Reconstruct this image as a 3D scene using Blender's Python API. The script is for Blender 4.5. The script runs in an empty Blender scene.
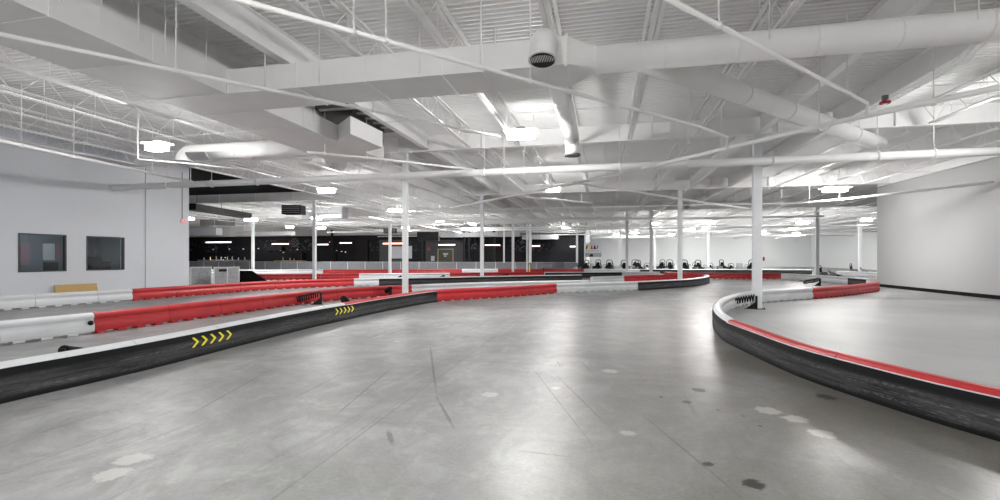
import bpy, math, random
from mathutils import Vector
random.seed(7)
S = bpy.context.scene
COL = S.collection
# ------------------------------------------------------------------ survey of the place
FPX = 470.0; HOR = 257.0; EYE = 1.65
TH = math.atan(103.0/FPX); CS, SN = math.cos(TH), math.sin(TH)
def at_z(px, py, z):
    rx, ry = (px-500)/FPX, (HOR-py)/FPX
    u = rx*z
    return Vector((CS*u - SN*z, CS*z + SN*u, EYE + ry*z))
def G(px, py):                       # point on the floor
    p = at_z(px, py, EYE*FPX/(py-HOR)); p.z = 0; return p
def PH(px, py, H):                   # point H above the eye
    return at_z(px, py, H*FPX/(HOR-py))
def PY(px, py, Y):
    rx = (px-500)/FPX; return at_z(px, py, Y/(CS+SN*rx))
def PX(px, py, X):
    rx = (px-500)/FPX; return at_z(px, py, X/(CS*rx-SN))
DECK = EYE+4.5; GBOT = EYE+3.9; JBOT = EYE+3.84
ROWS = [4.1, 16.4, 28.8, 41.2, 53.6, 66.0, 78.4]
XL, XR, YB, YF = -20.3, 15.0, -26.0, 88.0

# ------------------------------------------------------------------ materials
def new_mat(name, col, rough=.5, metal=0., noise=0., nscale=3., bump=0., spec=.5, coat=0.):
    m = bpy.data.materials.new(name); m.use_nodes = True
    nt = m.node_tree; b = nt.nodes['Principled BSDF']
    b.inputs['Base Color'].default_value = (*col, 1); b.inputs['Roughness'].default_value = rough
    b.inputs['Metallic'].default_value = metal; b.inputs['Specular IOR Level'].default_value = spec
    b.inputs['Coat Weight'].default_value = coat
    if noise > 0:
        tc = nt.nodes.new('ShaderNodeTexCoord'); n = nt.nodes.new('ShaderNodeTexNoise')
        n.inputs['Scale'].default_value = nscale; n.inputs['Detail'].default_value = 4
        nt.links.new(tc.outputs['Object'], n.inputs['Vector'])
        r = nt.nodes.new('ShaderNodeMapRange'); r.inputs[1].default_value = .3; r.inputs[2].default_value = .7
        r.inputs[3].default_value = 1-noise; r.inputs[4].default_value = 1+noise*.4
        nt.links.new(n.outputs['Fac'], r.inputs[0])
        mx = nt.nodes.new('ShaderNodeMix'); mx.data_type = 'RGBA'; mx.blend_type = 'MULTIPLY'
        mx.inputs[0].default_value = 1; mx.inputs[6].default_value = (*col, 1)
        nt.links.new(r.outputs[0], mx.inputs[7]); nt.links.new(mx.outputs[2], b.inputs['Base Color'])
        if bump > 0:
            bp = nt.nodes.new('ShaderNodeBump'); bp.inputs['Strength'].default_value = bump
            nt.links.new(n.outputs['Fac'], bp.inputs['Height']); nt.links.new(bp.outputs['Normal'], b.inputs['Normal'])
    return m
def emit_mat(name, col, s):
    m = bpy.data.materials.new(name); m.use_nodes = True
    b = m.node_tree.nodes['Principled BSDF']
    b.inputs['Base Color'].default_value = (*col, 1)
    b.inputs['Emission Color'].default_value = (*col, 1); b.inputs['Emission Strength'].default_value = s
    return m
LAMP = 120.0
M = dict(
    deck=new_mat('deck_paint', (.87,.87,.87), .6, noise=.05, nscale=.6),
    steel=new_mat('white_steel_paint', (.88,.88,.88), .5, noise=.05, nscale=2),
    beam=new_mat('beam_paint', (.87,.87,.87), .55, noise=.05, nscale=1.5),
    duct=new_mat('duct_paint', (.88,.88,.88), .68, noise=.05, nscale=1.2),
    pipe=new_mat('pipe_paint', (.88,.88,.88), .35),
    column=new_mat('column_paint', (.78,.80,.82), .4, noise=.04, nscale=3),
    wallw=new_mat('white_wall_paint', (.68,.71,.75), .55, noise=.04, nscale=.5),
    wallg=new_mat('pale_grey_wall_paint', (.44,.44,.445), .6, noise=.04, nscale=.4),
    wallfar=new_mat('far_wall_paint', (.76,.78,.78), .6),
    black=new_mat('black_paint', (.008,.0085,.011), .6, noise=.2, nscale=1, spec=.2),
    grey=new_mat('mid_grey_paint', (.30,.30,.32), .6),
    dgrey=new_mat('dark_grey_paint', (.035,.037,.041), .5, noise=.2, nscale=1.2),
    galv=new_mat('galvanised_steel', (.16,.16,.16), .5, .3),
    red=new_mat('red_plastic', (.52,.030,.036), .42, noise=.12, nscale=2.0),
    white=new_mat('white_plastic', (.72,.74,.76), .3, noise=.08, nscale=2.0),
    iron=new_mat('black_steel', (.008,.008,.0085), .5, spec=.25),
    rubber=new_mat('black_rubber', (.009,.009,.009), .85, spec=.15),
    yellow=new_mat('yellow_vinyl', (.95,.84,.05), .5),
    frame=new_mat('charcoal_frame', (.045,.048,.052), .45),
    osb=new_mat('chipboard', (.62,.42,.17), .8, noise=.35, nscale=45),
    exit=emit_mat('exit_sign_red', (.9,.10,.10), .6),
    signbox=new_mat('exit_sign_box', (.8,.8,.8), .5),
    rim=new_mat('light_housing', (.72,.72,.72), .4),
    lamp=emit_mat('lamp_lens', (1,.985,.965), LAMP),
    neon=emit_mat('pink_tube_light', (1,.55,.45), 2.2),
    mesh=new_mat('grey_mesh_panel', (.20,.21,.23), .6, noise=.2, nscale=6),
    alu=new_mat('pale_aluminium', (.62,.63,.65), .4, .3),
    wood=new_mat('pale_wood', (.45,.33,.18), .6),
    olive=new_mat('olive_door_paint', (.05,.055,.03), .5),
    pink=new_mat('dull_rose_paint', (.24,.15,.17), .7),
    poster=new_mat('poster_white', (.45,.46,.48), .7),
    kred=new_mat('kart_red', (.5,.03,.03), .35),
    kgrey=new_mat('kart_grey', (.30,.31,.32), .4),
    screen=new_mat('pale_screen', (.55,.56,.60), .5),
    strobe=new_mat('strobe_red', (.45,.04,.05), .4),
)
def glass_mat():
    m = bpy.data.materials.new('window_glass'); m.use_nodes = True; nt = m.node_tree
    nt.nodes.clear()
    o = nt.nodes.new('ShaderNodeOutputMaterial'); mix = nt.nodes.new('ShaderNodeMixShader')
    t = nt.nodes.new('ShaderNodeBsdfTransparent'); t.inputs[0].default_value = (.75,.78,.8,1)
    g = nt.nodes.new('ShaderNodeBsdfGlossy'); g.inputs['Roughness'].default_value = .02
    f = nt.nodes.new('ShaderNodeFresnel'); f.inputs[0].default_value = 1.5
    nt.links.new(f.outputs[0], mix.inputs[0]); nt.links.new(t.outputs[0], mix.inputs[1]); nt.links.new(g.outputs[0], mix.inputs[2])
    nt.links.new(mix.outputs[0], o.inputs[0]); return m
M['glass'] = glass_mat()

def belt_mat():                      # conveyor-belt rubber with long grey scuffs (UV: metres along, metres up)
    m = bpy.data.materials.new('scuffed_belt'); m.use_nodes = True; nt = m.node_tree; L = nt.links.new
    b = nt.nodes['Principled BSDF']; b.inputs['Roughness'].default_value = .6; b.inputs['Specular IOR Level'].default_value = .2
    uv = nt.nodes.new('ShaderNodeUVMap'); uv.uv_map = 'UVMap'
    def noise(sx, sy, det, rough=.6):
        mp = nt.nodes.new('ShaderNodeMapping'); mp.inputs['Scale'].default_value = (sx, sy, 1)
        n = nt.nodes.new('ShaderNodeTexNoise'); n.inputs['Scale'].default_value = 1; n.inputs['Detail'].default_value = det
        n.inputs['Roughness'].default_value = rough
        L(uv.outputs[0], mp.inputs[0]); L(mp.outputs[0], n.inputs['Vector']); return n.outputs['Fac']
    def mr(x, a, c, lo=0, hi=1):
        r = nt.nodes.new('ShaderNodeMapRange'); r.inputs[1].default_value = a; r.inputs[2].default_value = c
        r.inputs[3].default_value = lo; r.inputs[4].default_value = hi; L(x, r.inputs[0]); return r.outputs[0]
    def mul(a, c):
        n = nt.nodes.new('ShaderNodeMath'); n.operation = 'MULTIPLY'
        L(a, n.inputs[0]); L(c, n.inputs[1]); return n.outputs[0]
    s1 = mr(noise(1.1, 60, 3), .47, .68); s2 = mr(noise(16, 45, 2), .40, .64); s3 = mr(noise(.5, 7, 2), .36, .60)
    sx = nt.nodes.new('ShaderNodeSeparateXYZ'); L(uv.outputs[0], sx.inputs[0])
    band = mul(mr(sx.outputs[1], .03, .10), mr(sx.outputs[1], .31, .25))
    fac = mul(mul(mul(s1, s2), s3), band)
    mx = nt.nodes.new('ShaderNodeMix'); mx.data_type = 'RGBA'
    mx.inputs[6].default_value = (.008,.0083,.0095,1); mx.inputs[7].default_value = (.19,.195,.205,1)
    L(fac, mx.inputs[0])
    grime = mul(mr(noise(.9, 14, 5, .75), .30, .70, 0, .075), band)
    ad = nt.nodes.new('ShaderNodeMix'); ad.data_type = 'RGBA'; ad.blend_type = 'ADD'; ad.inputs[0].default_value = 1
    L(mx.outputs[2], ad.inputs[6]); L(grime, ad.inputs[7]); L(ad.outputs[2], b.inputs['Base Color'])
    return m
M['belt'] = belt_mat()
def mural_mat():
    m = bpy.data.materials.new('lounge_mural'); m.use_nodes = True; nt = m.node_tree; L = nt.links.new
    b = nt.nodes['Principled BSDF']; b.inputs['Roughness'].default_value = .6; b.inputs['Specular IOR Level'].default_value = .2
    tc = nt.nodes.new('ShaderNodeTexCoord')
    def nz(sc, d):
        n = nt.nodes.new('ShaderNodeTexNoise'); n.inputs['Scale'].default_value = sc; n.inputs['Detail'].default_value = d; n.inputs['Distortion'].default_value = 1
        L(tc.outputs['Object'], n.inputs['Vector']); return n.outputs['Fac']
    def mr(x, a, c, lo=0, hi=1):
        r = nt.nodes.new('ShaderNodeMapRange'); r.inputs[1].default_value = a; r.inputs[2].default_value = c; r.inputs[3].default_value = lo; r.inputs[4].default_value = hi
        L(x, r.inputs[0]); return r.outputs[0]
    sp = nt.nodes.new('ShaderNodeSeparateXYZ'); L(tc.outputs['Object'], sp.inputs[0])
    def mul(a, c):
        n = nt.nodes.new('ShaderNodeMath'); n.operation = 'MULTIPLY'; L(a, n.inputs[0]); L(c, n.inputs[1]); return n.outputs[0]
    f = mul(mul(mr(nz(2.6, 4), .55, .62), mr(nz(.25, 2), .45, .6)), mul(mr(sp.outputs[2], 2.2, 2.6), mr(sp.outputs[2], 4.3, 3.9)))
    mx = nt.nodes.new('ShaderNodeMix'); mx.data_type = 'RGBA'; mx.inputs[6].default_value = (.008,.0085,.011,1); mx.inputs[7].default_value = (.10,.10,.12,1)
    L(f, mx.inputs[0]); L(mx.outputs[2], b.inputs['Base Color']); return m
M['mural'] = mural_mat()
M['gatemesh'] = new_mat('pale_mesh_panel', (.36,.37,.38), .6, noise=.25, nscale=8)
M['cloth'] = new_mat('black_padding', (.005,.005,.005), .9, spec=.05)
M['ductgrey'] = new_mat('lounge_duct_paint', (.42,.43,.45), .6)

def floor_mat():
    m = bpy.data.materials.new('sealed_concrete'); m.use_nodes = True; nt = m.node_tree; L = nt.links.new
    b = nt.nodes['Principled BSDF']
    tc = nt.nodes.new('ShaderNodeTexCoord')
    def noise(sx, sy, det, rough=.6, rot=0, dist=0):
        mp = nt.nodes.new('ShaderNodeMapping'); mp.inputs['Scale'].default_value = (sx, sy, 1); mp.inputs['Rotation'].default_value = (0,0,rot)
        n = nt.nodes.new('ShaderNodeTexNoise'); n.inputs['Scale'].default_value = 1; n.inputs['Detail'].default_value = det
        n.inputs['Roughness'].default_value = rough; n.inputs['Distortion'].default_value = dist
        L(tc.outputs['Object'], mp.inputs[0]); L(mp.outputs[0], n.inputs['Vector']); return n.outputs['Fac']
    def mr(x, a, c, lo=0., hi=1.):
        r = nt.nodes.new('ShaderNodeMapRange'); r.inputs[1].default_value = a; r.inputs[2].default_value = c
        r.inputs[3].default_value = lo; r.inputs[4].default_value = hi; L(x, r.inputs[0]); return r.outputs[0]
    def math_(op, a, c):
        n = nt.nodes.new('ShaderNodeMath'); n.operation = op
        for i, v in enumerate((a, c)):
            if hasattr(v, 'is_linked'): L(v, n.inputs[i])
            else: n.inputs[i].default_value = v
        return n.outputs[0]
    def mixc(fac, a, c, mode='MIX'):
        n = nt.nodes.new('ShaderNodeMix'); n.data_type = 'RGBA'; n.blend_type = mode
        for i, v in ((0, fac), (6, a), (7, c)):
            if hasattr(v, 'is_linked'): L(v, n.inputs[i])
            else: n.inputs[i].default_value = v if i == 0 else (*v, 1)
        return n.outputs[2]
    c = mixc(mr(noise(.30,.30,6,.65,0,.8), .36, .66), (.185,.185,.185), (.37,.37,.372))
    c = mixc(mr(noise(1.1,1.1,8,.72,.4,1.6), .40, .66, 0, .7), c, (.15,.15,.148))
    c = mixc(mr(noise(2.2,1.6,7,.7,1.1,1.2), .52, .72, 0, .45), c, (.42,.42,.42))
    # worn yellowish-grey zone of the slab to the east of the lane
    sx = nt.nodes.new('ShaderNodeSeparateXYZ'); L(tc.outputs['Object'], sx.inputs[0])
    zone = math_('MULTIPLY', mr(noise(.5,.4,6,.68,0,.6), .32, .56), mr(sx.outputs[0], -1.2, 1.6))
    zone = math_('MULTIPLY', zone, mr(sx.outputs[1], 17, 9))
    c = mixc(math_('MULTIPLY', zone, .88), c, (.100,.090,.066))
    # dark rubber mottling
    c = mixc(mr(noise(1.1,.5,6,.7,.5), .48, .74, 0, .70), c, (.14,.14,.14))
    # tyre arcs: long thin dark streaks along the lane
    for rot, sc in ((.35, 5), (-.15, 7), (.75, 4)):
        t = mr(noise(sc*.8, .22, 4, .6, rot, 1.4), .60, .70)
        c = mixc(math_('MULTIPLY', math_('MULTIPLY', t, mr(noise(.25,.25,2), .44,.6)), .42), c, (.10,.10,.10))
    c = mixc(mr(noise(28,28,3,.8), .35, .65, 0, .14), c, (.5,.5,.5))
    c = mixc(mr(noise(90,90,2,.8), .60, .70, 0, .35), c, (.15,.15,.15))
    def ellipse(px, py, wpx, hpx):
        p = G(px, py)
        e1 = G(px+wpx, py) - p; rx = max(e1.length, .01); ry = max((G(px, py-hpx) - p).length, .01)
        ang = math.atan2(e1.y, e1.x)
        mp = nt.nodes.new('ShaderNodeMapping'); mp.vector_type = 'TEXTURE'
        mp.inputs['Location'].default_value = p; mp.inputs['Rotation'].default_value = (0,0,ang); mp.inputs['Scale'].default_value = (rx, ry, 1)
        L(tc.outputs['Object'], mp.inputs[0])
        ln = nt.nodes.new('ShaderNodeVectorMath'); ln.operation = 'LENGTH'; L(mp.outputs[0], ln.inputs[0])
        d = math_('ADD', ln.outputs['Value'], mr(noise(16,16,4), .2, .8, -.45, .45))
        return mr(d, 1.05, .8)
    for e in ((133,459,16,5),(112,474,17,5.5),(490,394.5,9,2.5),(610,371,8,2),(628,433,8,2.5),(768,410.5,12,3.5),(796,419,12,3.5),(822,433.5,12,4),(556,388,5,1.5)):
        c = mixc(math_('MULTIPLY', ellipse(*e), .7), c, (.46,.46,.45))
    for e in ((699,390,7,2),(687,402,5,1.3),(826,397,10,2.6),(753,484,11,5),(708,464,6,2),(661,397,2,.8),(743,416,2,.8),(718,410,2,.8),(760,426,2.5,.8)):
        c = mixc(math_('MULTIPLY', ellipse(*e), .95), c, (.025,.025,.025))
    def scratch(a, e, w):
        p, q = G(*a), G(*e); mid = (p+q)/2; dd = q-p
        mp = nt.nodes.new('ShaderNodeMapping'); mp.vector_type = 'TEXTURE'
        mp.inputs['Location'].default_value = mid; mp.inputs['Rotation'].default_value = (0,0,math.atan2(dd.y,dd.x)); mp.inputs['Scale'].default_value = (dd.length/2, w, 1)
        L(tc.outputs['Object'], mp.inputs[0])
        ln = nt.nodes.new('ShaderNodeVectorMath'); ln.operation = 'LENGTH'; L(mp.outputs[0], ln.inputs[0])
        return mr(math_('ADD', ln.outputs['Value'], mr(noise(6,6,3), .2, .8, -.4, .4)), 1.1, .6)
    for a, e, w in (((640,413),(745,500),.012),((553,372),(612,430),.012),((530,365),(598,452),.010),((581,362),(592,372),.014),((556,360),(562,368),.014),((512,450),(572,457),.010),((720,372),(800,400),.012),((430,345),(437,398),.02),((395,365),(330,420),.012),((437,398),(455,430),.02),((388,430),(393,446),.03),((270,370),(180,420),.012),((345,372),(290,400),.012)):
        c = mixc(math_('MULTIPLY', scratch(a, e, w), .55), c, (.06,.06,.06))
    # cleaner, undriven slab inside the tight bend
    mp = nt.nodes.new('ShaderNodeMapping'); mp.vector_type = 'TEXTURE'; mp.inputs['Location'].default_value = (12.2,12.6,0); mp.inputs['Scale'].default_value = (9.4,8.6,1)
    L(tc.outputs['Object'], mp.inputs[0]); ln = nt.nodes.new('ShaderNodeVectorMath'); ln.operation = 'LENGTH'; L(mp.outputs[0], ln.inputs[0])
    inner = mr(ln.outputs['Value'], 1.03, .97)
    c = mixc(math_('MULTIPLY', inner, .8), c, (.46,.465,.465))
    # saw-cut joints
    for ax, off, per in ((0, 2.2, 6.1), (1, 5.0, 6.1)):
        w = math_('PINGPONG', math_('ADD', sx.outputs[ax], 61+off), per/2)
        ln = mr(w, .012, .004)
        c = mixc(math_('MULTIPLY', ln, .6), c, (.12,.12,.12))
    L(c, b.inputs['Base Color'])
    lane = math_('MULTIPLY', math_('MULTIPLY', mr(sx.outputs[0], -2.5, 1.0), mr(sx.outputs[1], 22, 12)), math_('SUBTRACT', 1.0, inner))
    rr = nt.nodes.new('ShaderNodeMix'); L(lane, rr.inputs[0]); L(mr(noise(.6,.6,4), .3, .7, .38, .54), rr.inputs[2]); L(mr(noise(.9,.9,5), .3, .7, .285, .36), rr.inputs[3])
    L(rr.outputs[0], b.inputs['Roughness'])
    L(mr(lane, 0, 1, .28, .48), b.inputs['Specular IOR Level'])
    bp = nt.nodes.new('ShaderNodeBump'); bp.inputs['Strength'].default_value = .05; bp.inputs['Distance'].default_value = .02
    L(noise(2,2,4), bp.inputs['Height']); L(bp.outputs['Normal'], b.inputs['Normal'])
    return m
M['floor'] = floor_mat()

# ------------------------------------------------------------------ mesh builder
class MB:
    def __init__(s): s.v = []; s.f = []; s.sm = []; s.uv = None
    def add(s, vs, fs, smooth=False):
        o = len(s.v); s.v += [tuple(v) for v in vs]
        for f in fs: s.f.append([i+o for i in f]); s.sm.append(smooth)
        return s
    def box(s, a, b):
        x0,y0,z0 = a; x1,y1,z1 = b
        return s.add([(x0,y0,z0),(x1,y0,z0),(x1,y1,z0),(x0,y1,z0),(x0,y0,z1),(x1,y0,z1),(x1,y1,z1),(x0,y1,z1)],
                     [(0,3,2,1),(4,5,6,7),(0,1,5,4),(1,2,6,5),(2,3,7,6),(3,0,4,7)])
    def cbox(s, c, d): return s.box([c[i]-d[i]/2 for i in range(3)], [c[i]+d[i]/2 for i in range(3)])
    def bar(s, p, q, w, h, up=(0,0,1)):      # rectangular bar from p to q
        p, q = Vector(p), Vector(q); t = (q-p).normalized(); up = Vector(up)
        if abs(t.dot(up)) > .99: up = Vector((1,0,0))
        a = t.cross(up).normalized()*w/2; b = a.cross(t).normalized()*h/2
        vs = [x+i*a+j*b for x in (p,q) for i,j in ((-1,-1),(1,-1),(1,1),(-1,1))]
        return s.add(vs, [(0,1,2,3),(7,6,5,4),(0,4,5,1),(1,5,6,2),(2,6,7,3),(3,7,4,0)])
    def tube(s, pts, r, n=10, caps=True, r2=None):
        pts = [Vector(p) for p in pts]; k = len(pts); rings = []
        prev = None
        for i, p in enumerate(pts):
            t = (pts[min(i+1,k-1)]-pts[max(i-1,0)]).normalized()
            if prev is None:
                up = Vector((0,0,1)) if abs(t.z) < .95 else Vector((1,0,0))
                a = t.cross(up).normalized()
            else:
                a = (prev - t*prev.dot(t)).normalized()
            prev = a; b = t.cross(a)
            rr = r if r2 is None else r+(r2-r)*i/(k-1)
            rings.append([p+rr*(math.cos(2*math.pi*j/n)*a+math.sin(2*math.pi*j/n)*b) for j in range(n)])
        vs = [v for g in rings for v in g]; fs = []
        for i in range(k-1):
            for j in range(n):
                fs.append((i*n+j, i*n+(j+1)%n, (i+1)*n+(j+1)%n, (i+1)*n+j))
        s.add(vs, fs, True)
        if caps:
            o = len(s.v)-k*n; s.f.append([o+j for j in range(n-1,-1,-1)]); s.sm.append(False); s.f.append([o+(k-1)*n+j for j in range(n)]); s.sm.append(False)
        return s
    def prism(s, poly, z0, z1):               # vertical prism over a footprint
        n = len(poly); vs = [(x,y,z0) for x,y in poly]+[(x,y,z1) for x,y in poly]
        return s.add(vs, [tuple(range(n-1,-1,-1)), tuple(range(n,2*n))]+[(i,(i+1)%n,n+(i+1)%n,n+i) for i in range(n)])
    def sphere(s, c, r, n=10, sc=(1,1,1)):
        m = n//2; vs = []; fs = []
        for i in range(m+1):
            for j in range(n):
                th, ph = math.pi*i/m, 2*math.pi*j/n
                vs.append((c[0]+r*sc[0]*math.sin(th)*math.cos(ph), c[1]+r*sc[1]*math.sin(th)*math.sin(ph), c[2]+r*sc[2]*math.cos(th)))
        for i in range(m):
            for j in range(n): fs.append((i*n+j,(i+1)*n+j,(i+1)*n+(j+1)%n,i*n+(j+1)%n))
        return s.add(vs, fs, True)
    def build(s, name, mat, parent=None, loc=None):
        me = bpy.data.meshes.new(name); me.from_pydata(s.v, [], s.f)
        me.polygons.foreach_set('use_smooth', s.sm); me.materials.append(M[mat] if isinstance(mat, str) else mat)
        if s.uv:
            l = me.uv_layers.new(name='UVMap')
            for lp in me.loops: l.data[lp.index].uv = s.uv[lp.vertex_index]
        me.update()
        o = bpy.data.objects.new(name, me); COL.objects.link(o)
        if parent is not None: o.parent = parent
        if loc is not None: o.location = loc
        return o
def islands(b):
    par = list(range(len(b.v)))
    def find(i):
        while par[i] != i: par[i] = par[par[i]]; i = par[i]
        return i
    for f in b.f:
        r = find(f[0])
        for i in f[1:]: par[find(i)] = r
    seen = {}
    for k, f in enumerate(b.f): seen.setdefault(find(f[0]), []).append(k)
    return list(seen.values())
def build_each(b, name, mat, parent, per=1):     # every separate piece (or every run of `per` pieces) becomes a part of its own
    isl = islands(b)
    for g in range(0, len(isl), per):
        ks = [k for q in isl[g:g+per] for k in q]; ids = sorted({i for k in ks for i in b.f[k]}); mp = {i:j for j,i in enumerate(ids)}
        c = MB(); c.v = [b.v[i] for i in ids]; c.f = [[mp[i] for i in b.f[k]] for k in ks]; c.sm = [b.sm[k] for k in ks]
        c.build(name, mat, parent)
def recalc(o):
    import bmesh
    bm = bmesh.new(); bm.from_mesh(o.data); bmesh.ops.recalc_face_normals(bm, faces=bm.faces); bm.to_mesh(o.data); bm.free(); return o
def tag(o, label, cat, group=None, kind=None):
    if label: o['label'] = label
    if cat: o['category'] = cat
    if group: o['group'] = group
    if kind: o['kind'] = kind
    return o
def struct(o, label=None, cat=None):
    o['kind'] = 'structure'
    if label: o['label'] = label
    if cat: o['category'] = cat
    return o
def empty(name, loc=(0,0,0), rz=0):
    o = bpy.data.objects.new(name, None); COL.objects.link(o); o.location = loc; o.rotation_euler = (0,0,rz); o.empty_display_size = .2; return o
def kids(o): return [c for c in o.children]
def copy_tree(o, parent=None):
    c = o.copy(); COL.objects.link(c)
    if parent is not None: c.parent = parent
    for ch in kids(o): copy_tree(ch, c)
    return c
ORD = ['first','second','third','fourth','fifth','sixth','seventh','eighth','ninth','tenth','eleventh','twelfth','thirteenth','fourteenth',
       'fifteenth','sixteenth','seventeenth','eighteenth','nineteenth','twentieth','twenty-first','twenty-second','twenty-third','twenty-fourth',
       'twenty-fifth','twenty-sixth','twenty-seventh','twenty-eighth','twenty-ninth','thirtieth','thirty-first','thirty-second','thirty-third',
       'thirty-fourth','thirty-fifth','thirty-sixth','thirty-seventh','thirty-eighth','thirty-ninth','fortieth']

# ------------------------------------------------------------------ room shell
struct(MB().box((-62,YB,-.2),(42,YF,0)).build('floor','floor'), 'polished grey concrete floor with tyre marks and pale patches', 'floor')
def deck_mesh(x0, x1, y0, y1):
    b = MB(); n = int((y1-y0)/.1524); vs = []; fs = []
    prof = [(0,.0),(.044,.0),(.062,.055),(.134,.055)]
    k = 0
    for i in range(n):
        for dy, dz in prof:
            y = y0+i*.1524+dy
            vs += [(x0,y,DECK+dz),(x1,y,DECK+dz)]
            if k: fs.append((2*k-2,2*k,2*k+1,2*k-1))
            k += 1
    b.add(vs, fs)
    b.box((x0,y0,DECK+.08),(x1,y1,DECK+.25))
    return b
struct(deck_mesh(XL,42,YB,YF).build('ceiling','deck'), 'white corrugated steel roof deck over the whole hall', 'ceiling')
struct(deck_mesh(-62,XL-.01,17.2,29.0).build('ceiling','black'), 'black-painted corrugated ceiling beyond the wall with two windows', 'ceiling')
struct(deck_mesh(-62,XL-.01,29.02,YF).build('ceiling','deck'), 'white corrugated roof deck over the lounge side', 'ceiling')

# left wall with two windows (X = XL plane)
WE = PX(189,250,XL).y
wins = []
for (xa,yt,xb,yb) in ((18,233.3,66.3,273),(86.3,236.3,124.3,271.2)):
    a = PX(xa,yt,XL); c = PX(xb,yb,XL); top = (PX(xa,yt,XL).z+PX(xb,yt+1.2,XL).z)/2
    wins.append((a.y, c.y, 1.10, top))
wb = MB(); T = .22
zs0, zs1 = wins[0][2], wins[0][3]
ys = [YB]+[v for w in wins for v in w[:2]]+[WE]
wb.box((XL-T,YB,0),(XL,WE,zs0)); wb.box((XL-T,YB,zs1),(XL,WE,DECK))
for i in (0,2,4): wb.box((XL-T,ys[i],zs0),(XL,ys[i+1],zs1))
struct(wb.build('wall_left','wallw'), 'tall white wall with two dark windows', 'wall')
sy = PX(145,250,XL).y
struct(MB().box((XL,sy,0),(XL+.05,sy+.12,DECK)).build('trim_1','wallw'), 'slim white pilaster on the windowed wall', 'trim')
for i, (y0,y1,z0,z1) in enumerate(wins):
    f = MB(); w = .05
    for a,b in (((XL-.1,y0,z0),(XL+.02,y1,z0+w)),((XL-.1,y0,z1-w),(XL+.02,y1,z1)),((XL-.1,y0,z0+w),(XL+.02,y0+w,z1-w)),((XL-.1,y1-w,z0+w),(XL+.02,y1,z1-w))): f.box(a,b)
    o = struct(f.build(f'window_{i+1}','frame'), ['wider dark-framed window in the white wall','narrower dark-framed window beside the wall pilaster'][i], 'window')
    MB().box((XL-.07,y0+w,z0+w),(XL-.06,y1-w,z1-w)).build('window_pane','glass',o)
# the room behind the windows
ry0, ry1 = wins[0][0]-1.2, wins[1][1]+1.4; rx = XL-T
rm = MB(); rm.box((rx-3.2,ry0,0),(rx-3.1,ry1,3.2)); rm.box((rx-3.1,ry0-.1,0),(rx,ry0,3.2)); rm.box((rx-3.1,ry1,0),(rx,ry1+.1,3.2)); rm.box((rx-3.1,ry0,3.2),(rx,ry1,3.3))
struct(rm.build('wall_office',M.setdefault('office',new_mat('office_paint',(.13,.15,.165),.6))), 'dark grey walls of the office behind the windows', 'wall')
w1y0,w1y1,w2y0,w2y1 = wins[0][0],wins[0][1],wins[1][0],wins[1][1]
def ray_x(px,py,X): return PX(px,py,X)
bx = rx-3.05
def officeboard(px0,py0,px1,py1,mat,label,name,cat):
    a = PX(px0,py0,bx); b = PX(px1,py1,bx)
    return tag(MB().box((bx-.04,a.y,min(a.z,b.z)),(bx,b.y,max(a.z,b.z))).build(name,mat), label, cat)
officeboard(21,243,30,265,'pink','dull rose wall panel inside the wider window','wall_panel','panel')
officeboard(43,243.5,55,260,'poster','pale poster with a grey blot inside the wider window','poster','poster')
officeboard(55.5,244,62,258,'pink','rose board beside the pale poster inside the office','wall_board','board')
officeboard(93,247,104,254,'pink','rose picture inside the narrower window','wall_picture','picture')
officeboard(106,246,113,266,'grey','pale grey wall cabinet inside the narrower window','wall_cabinet','cabinet')
M['office_fill_lens'] = emit_mat('office_fill_lens',(.95,.97,1),9.0)  # unseen lamp added to brighten the dim office interior
t = tag(empty('office_fill_light',(rx-1.6,(ry0+ry1)/2,3.1)),'added fill light brightening the office, above the view through its windows','fill light')
MB().box((-.3,-1.2,.03),(.3,1.2,.09)).build('housing','rim',t); MB().box((-.26,-1.15,0),(.26,1.15,.029)).build('diffuser','office_fill_lens',t)
def office_desk(px0,px1,lab):
    X = rx-1.3
    a = PX(px0,262,X); b = PX(px1,262,X)
    t = tag(empty('office_desk',((X),(a.y+b.y)/2,0)), lab, 'desk'); L = b.y-a.y
    MB().box((-.35,-L/2,.98),(.35,L/2,1.02)).build('desktop','frame',t)
    for y in (-L/2+.03, L/2-.06): MB().box((-.33,y,0),(.33,y+.03,.98)).build('side_panel','frame',t)
    return X,a.y,b.y
X,ya,yb2 = office_desk(46,62,'black counter desk inside the wider window')
for k,(f,lab) in enumerate(((.3,'black monitor on the desk inside the wider window'),)):
    y = ya+(yb2-ya)*f; t = tag(empty('desk_monitor',(X,y,1.02)), lab, 'monitor')
    MB().box((-.02,-.25,.1),(.02,.25,.42)).build('screen','iron',t); MB().box((-.03,-.03,.01),(.01,.03,.12)).build('stand','iron',t); MB().box((-.1,-.12,0),(.1,.12,.015)).build('base','iron',t)
X,ya,yb2 = office_desk(88,112,'black counter desk inside the narrower window')
for f,lab in ((.22,'larger monitor on the desk inside the narrower window'),(.75,'smaller monitor near the cabinet inside the narrower window')):
    y = ya+(yb2-ya)*f; t = tag(empty('desk_monitor',(X,y,1.02)), lab, 'monitor'); s_ = 1.2 if f < .5 else .7
    MB().box((-.02,-.3*s_,.1),(.02,.3*s_,.1+.45*s_)).build('screen','iron',t); MB().box((-.03,-.03,.01),(.01,.03,.12)).build('stand','iron',t); MB().box((-.1,-.12,0),(.1,.12,.015)).build('base','iron',t)

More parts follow.
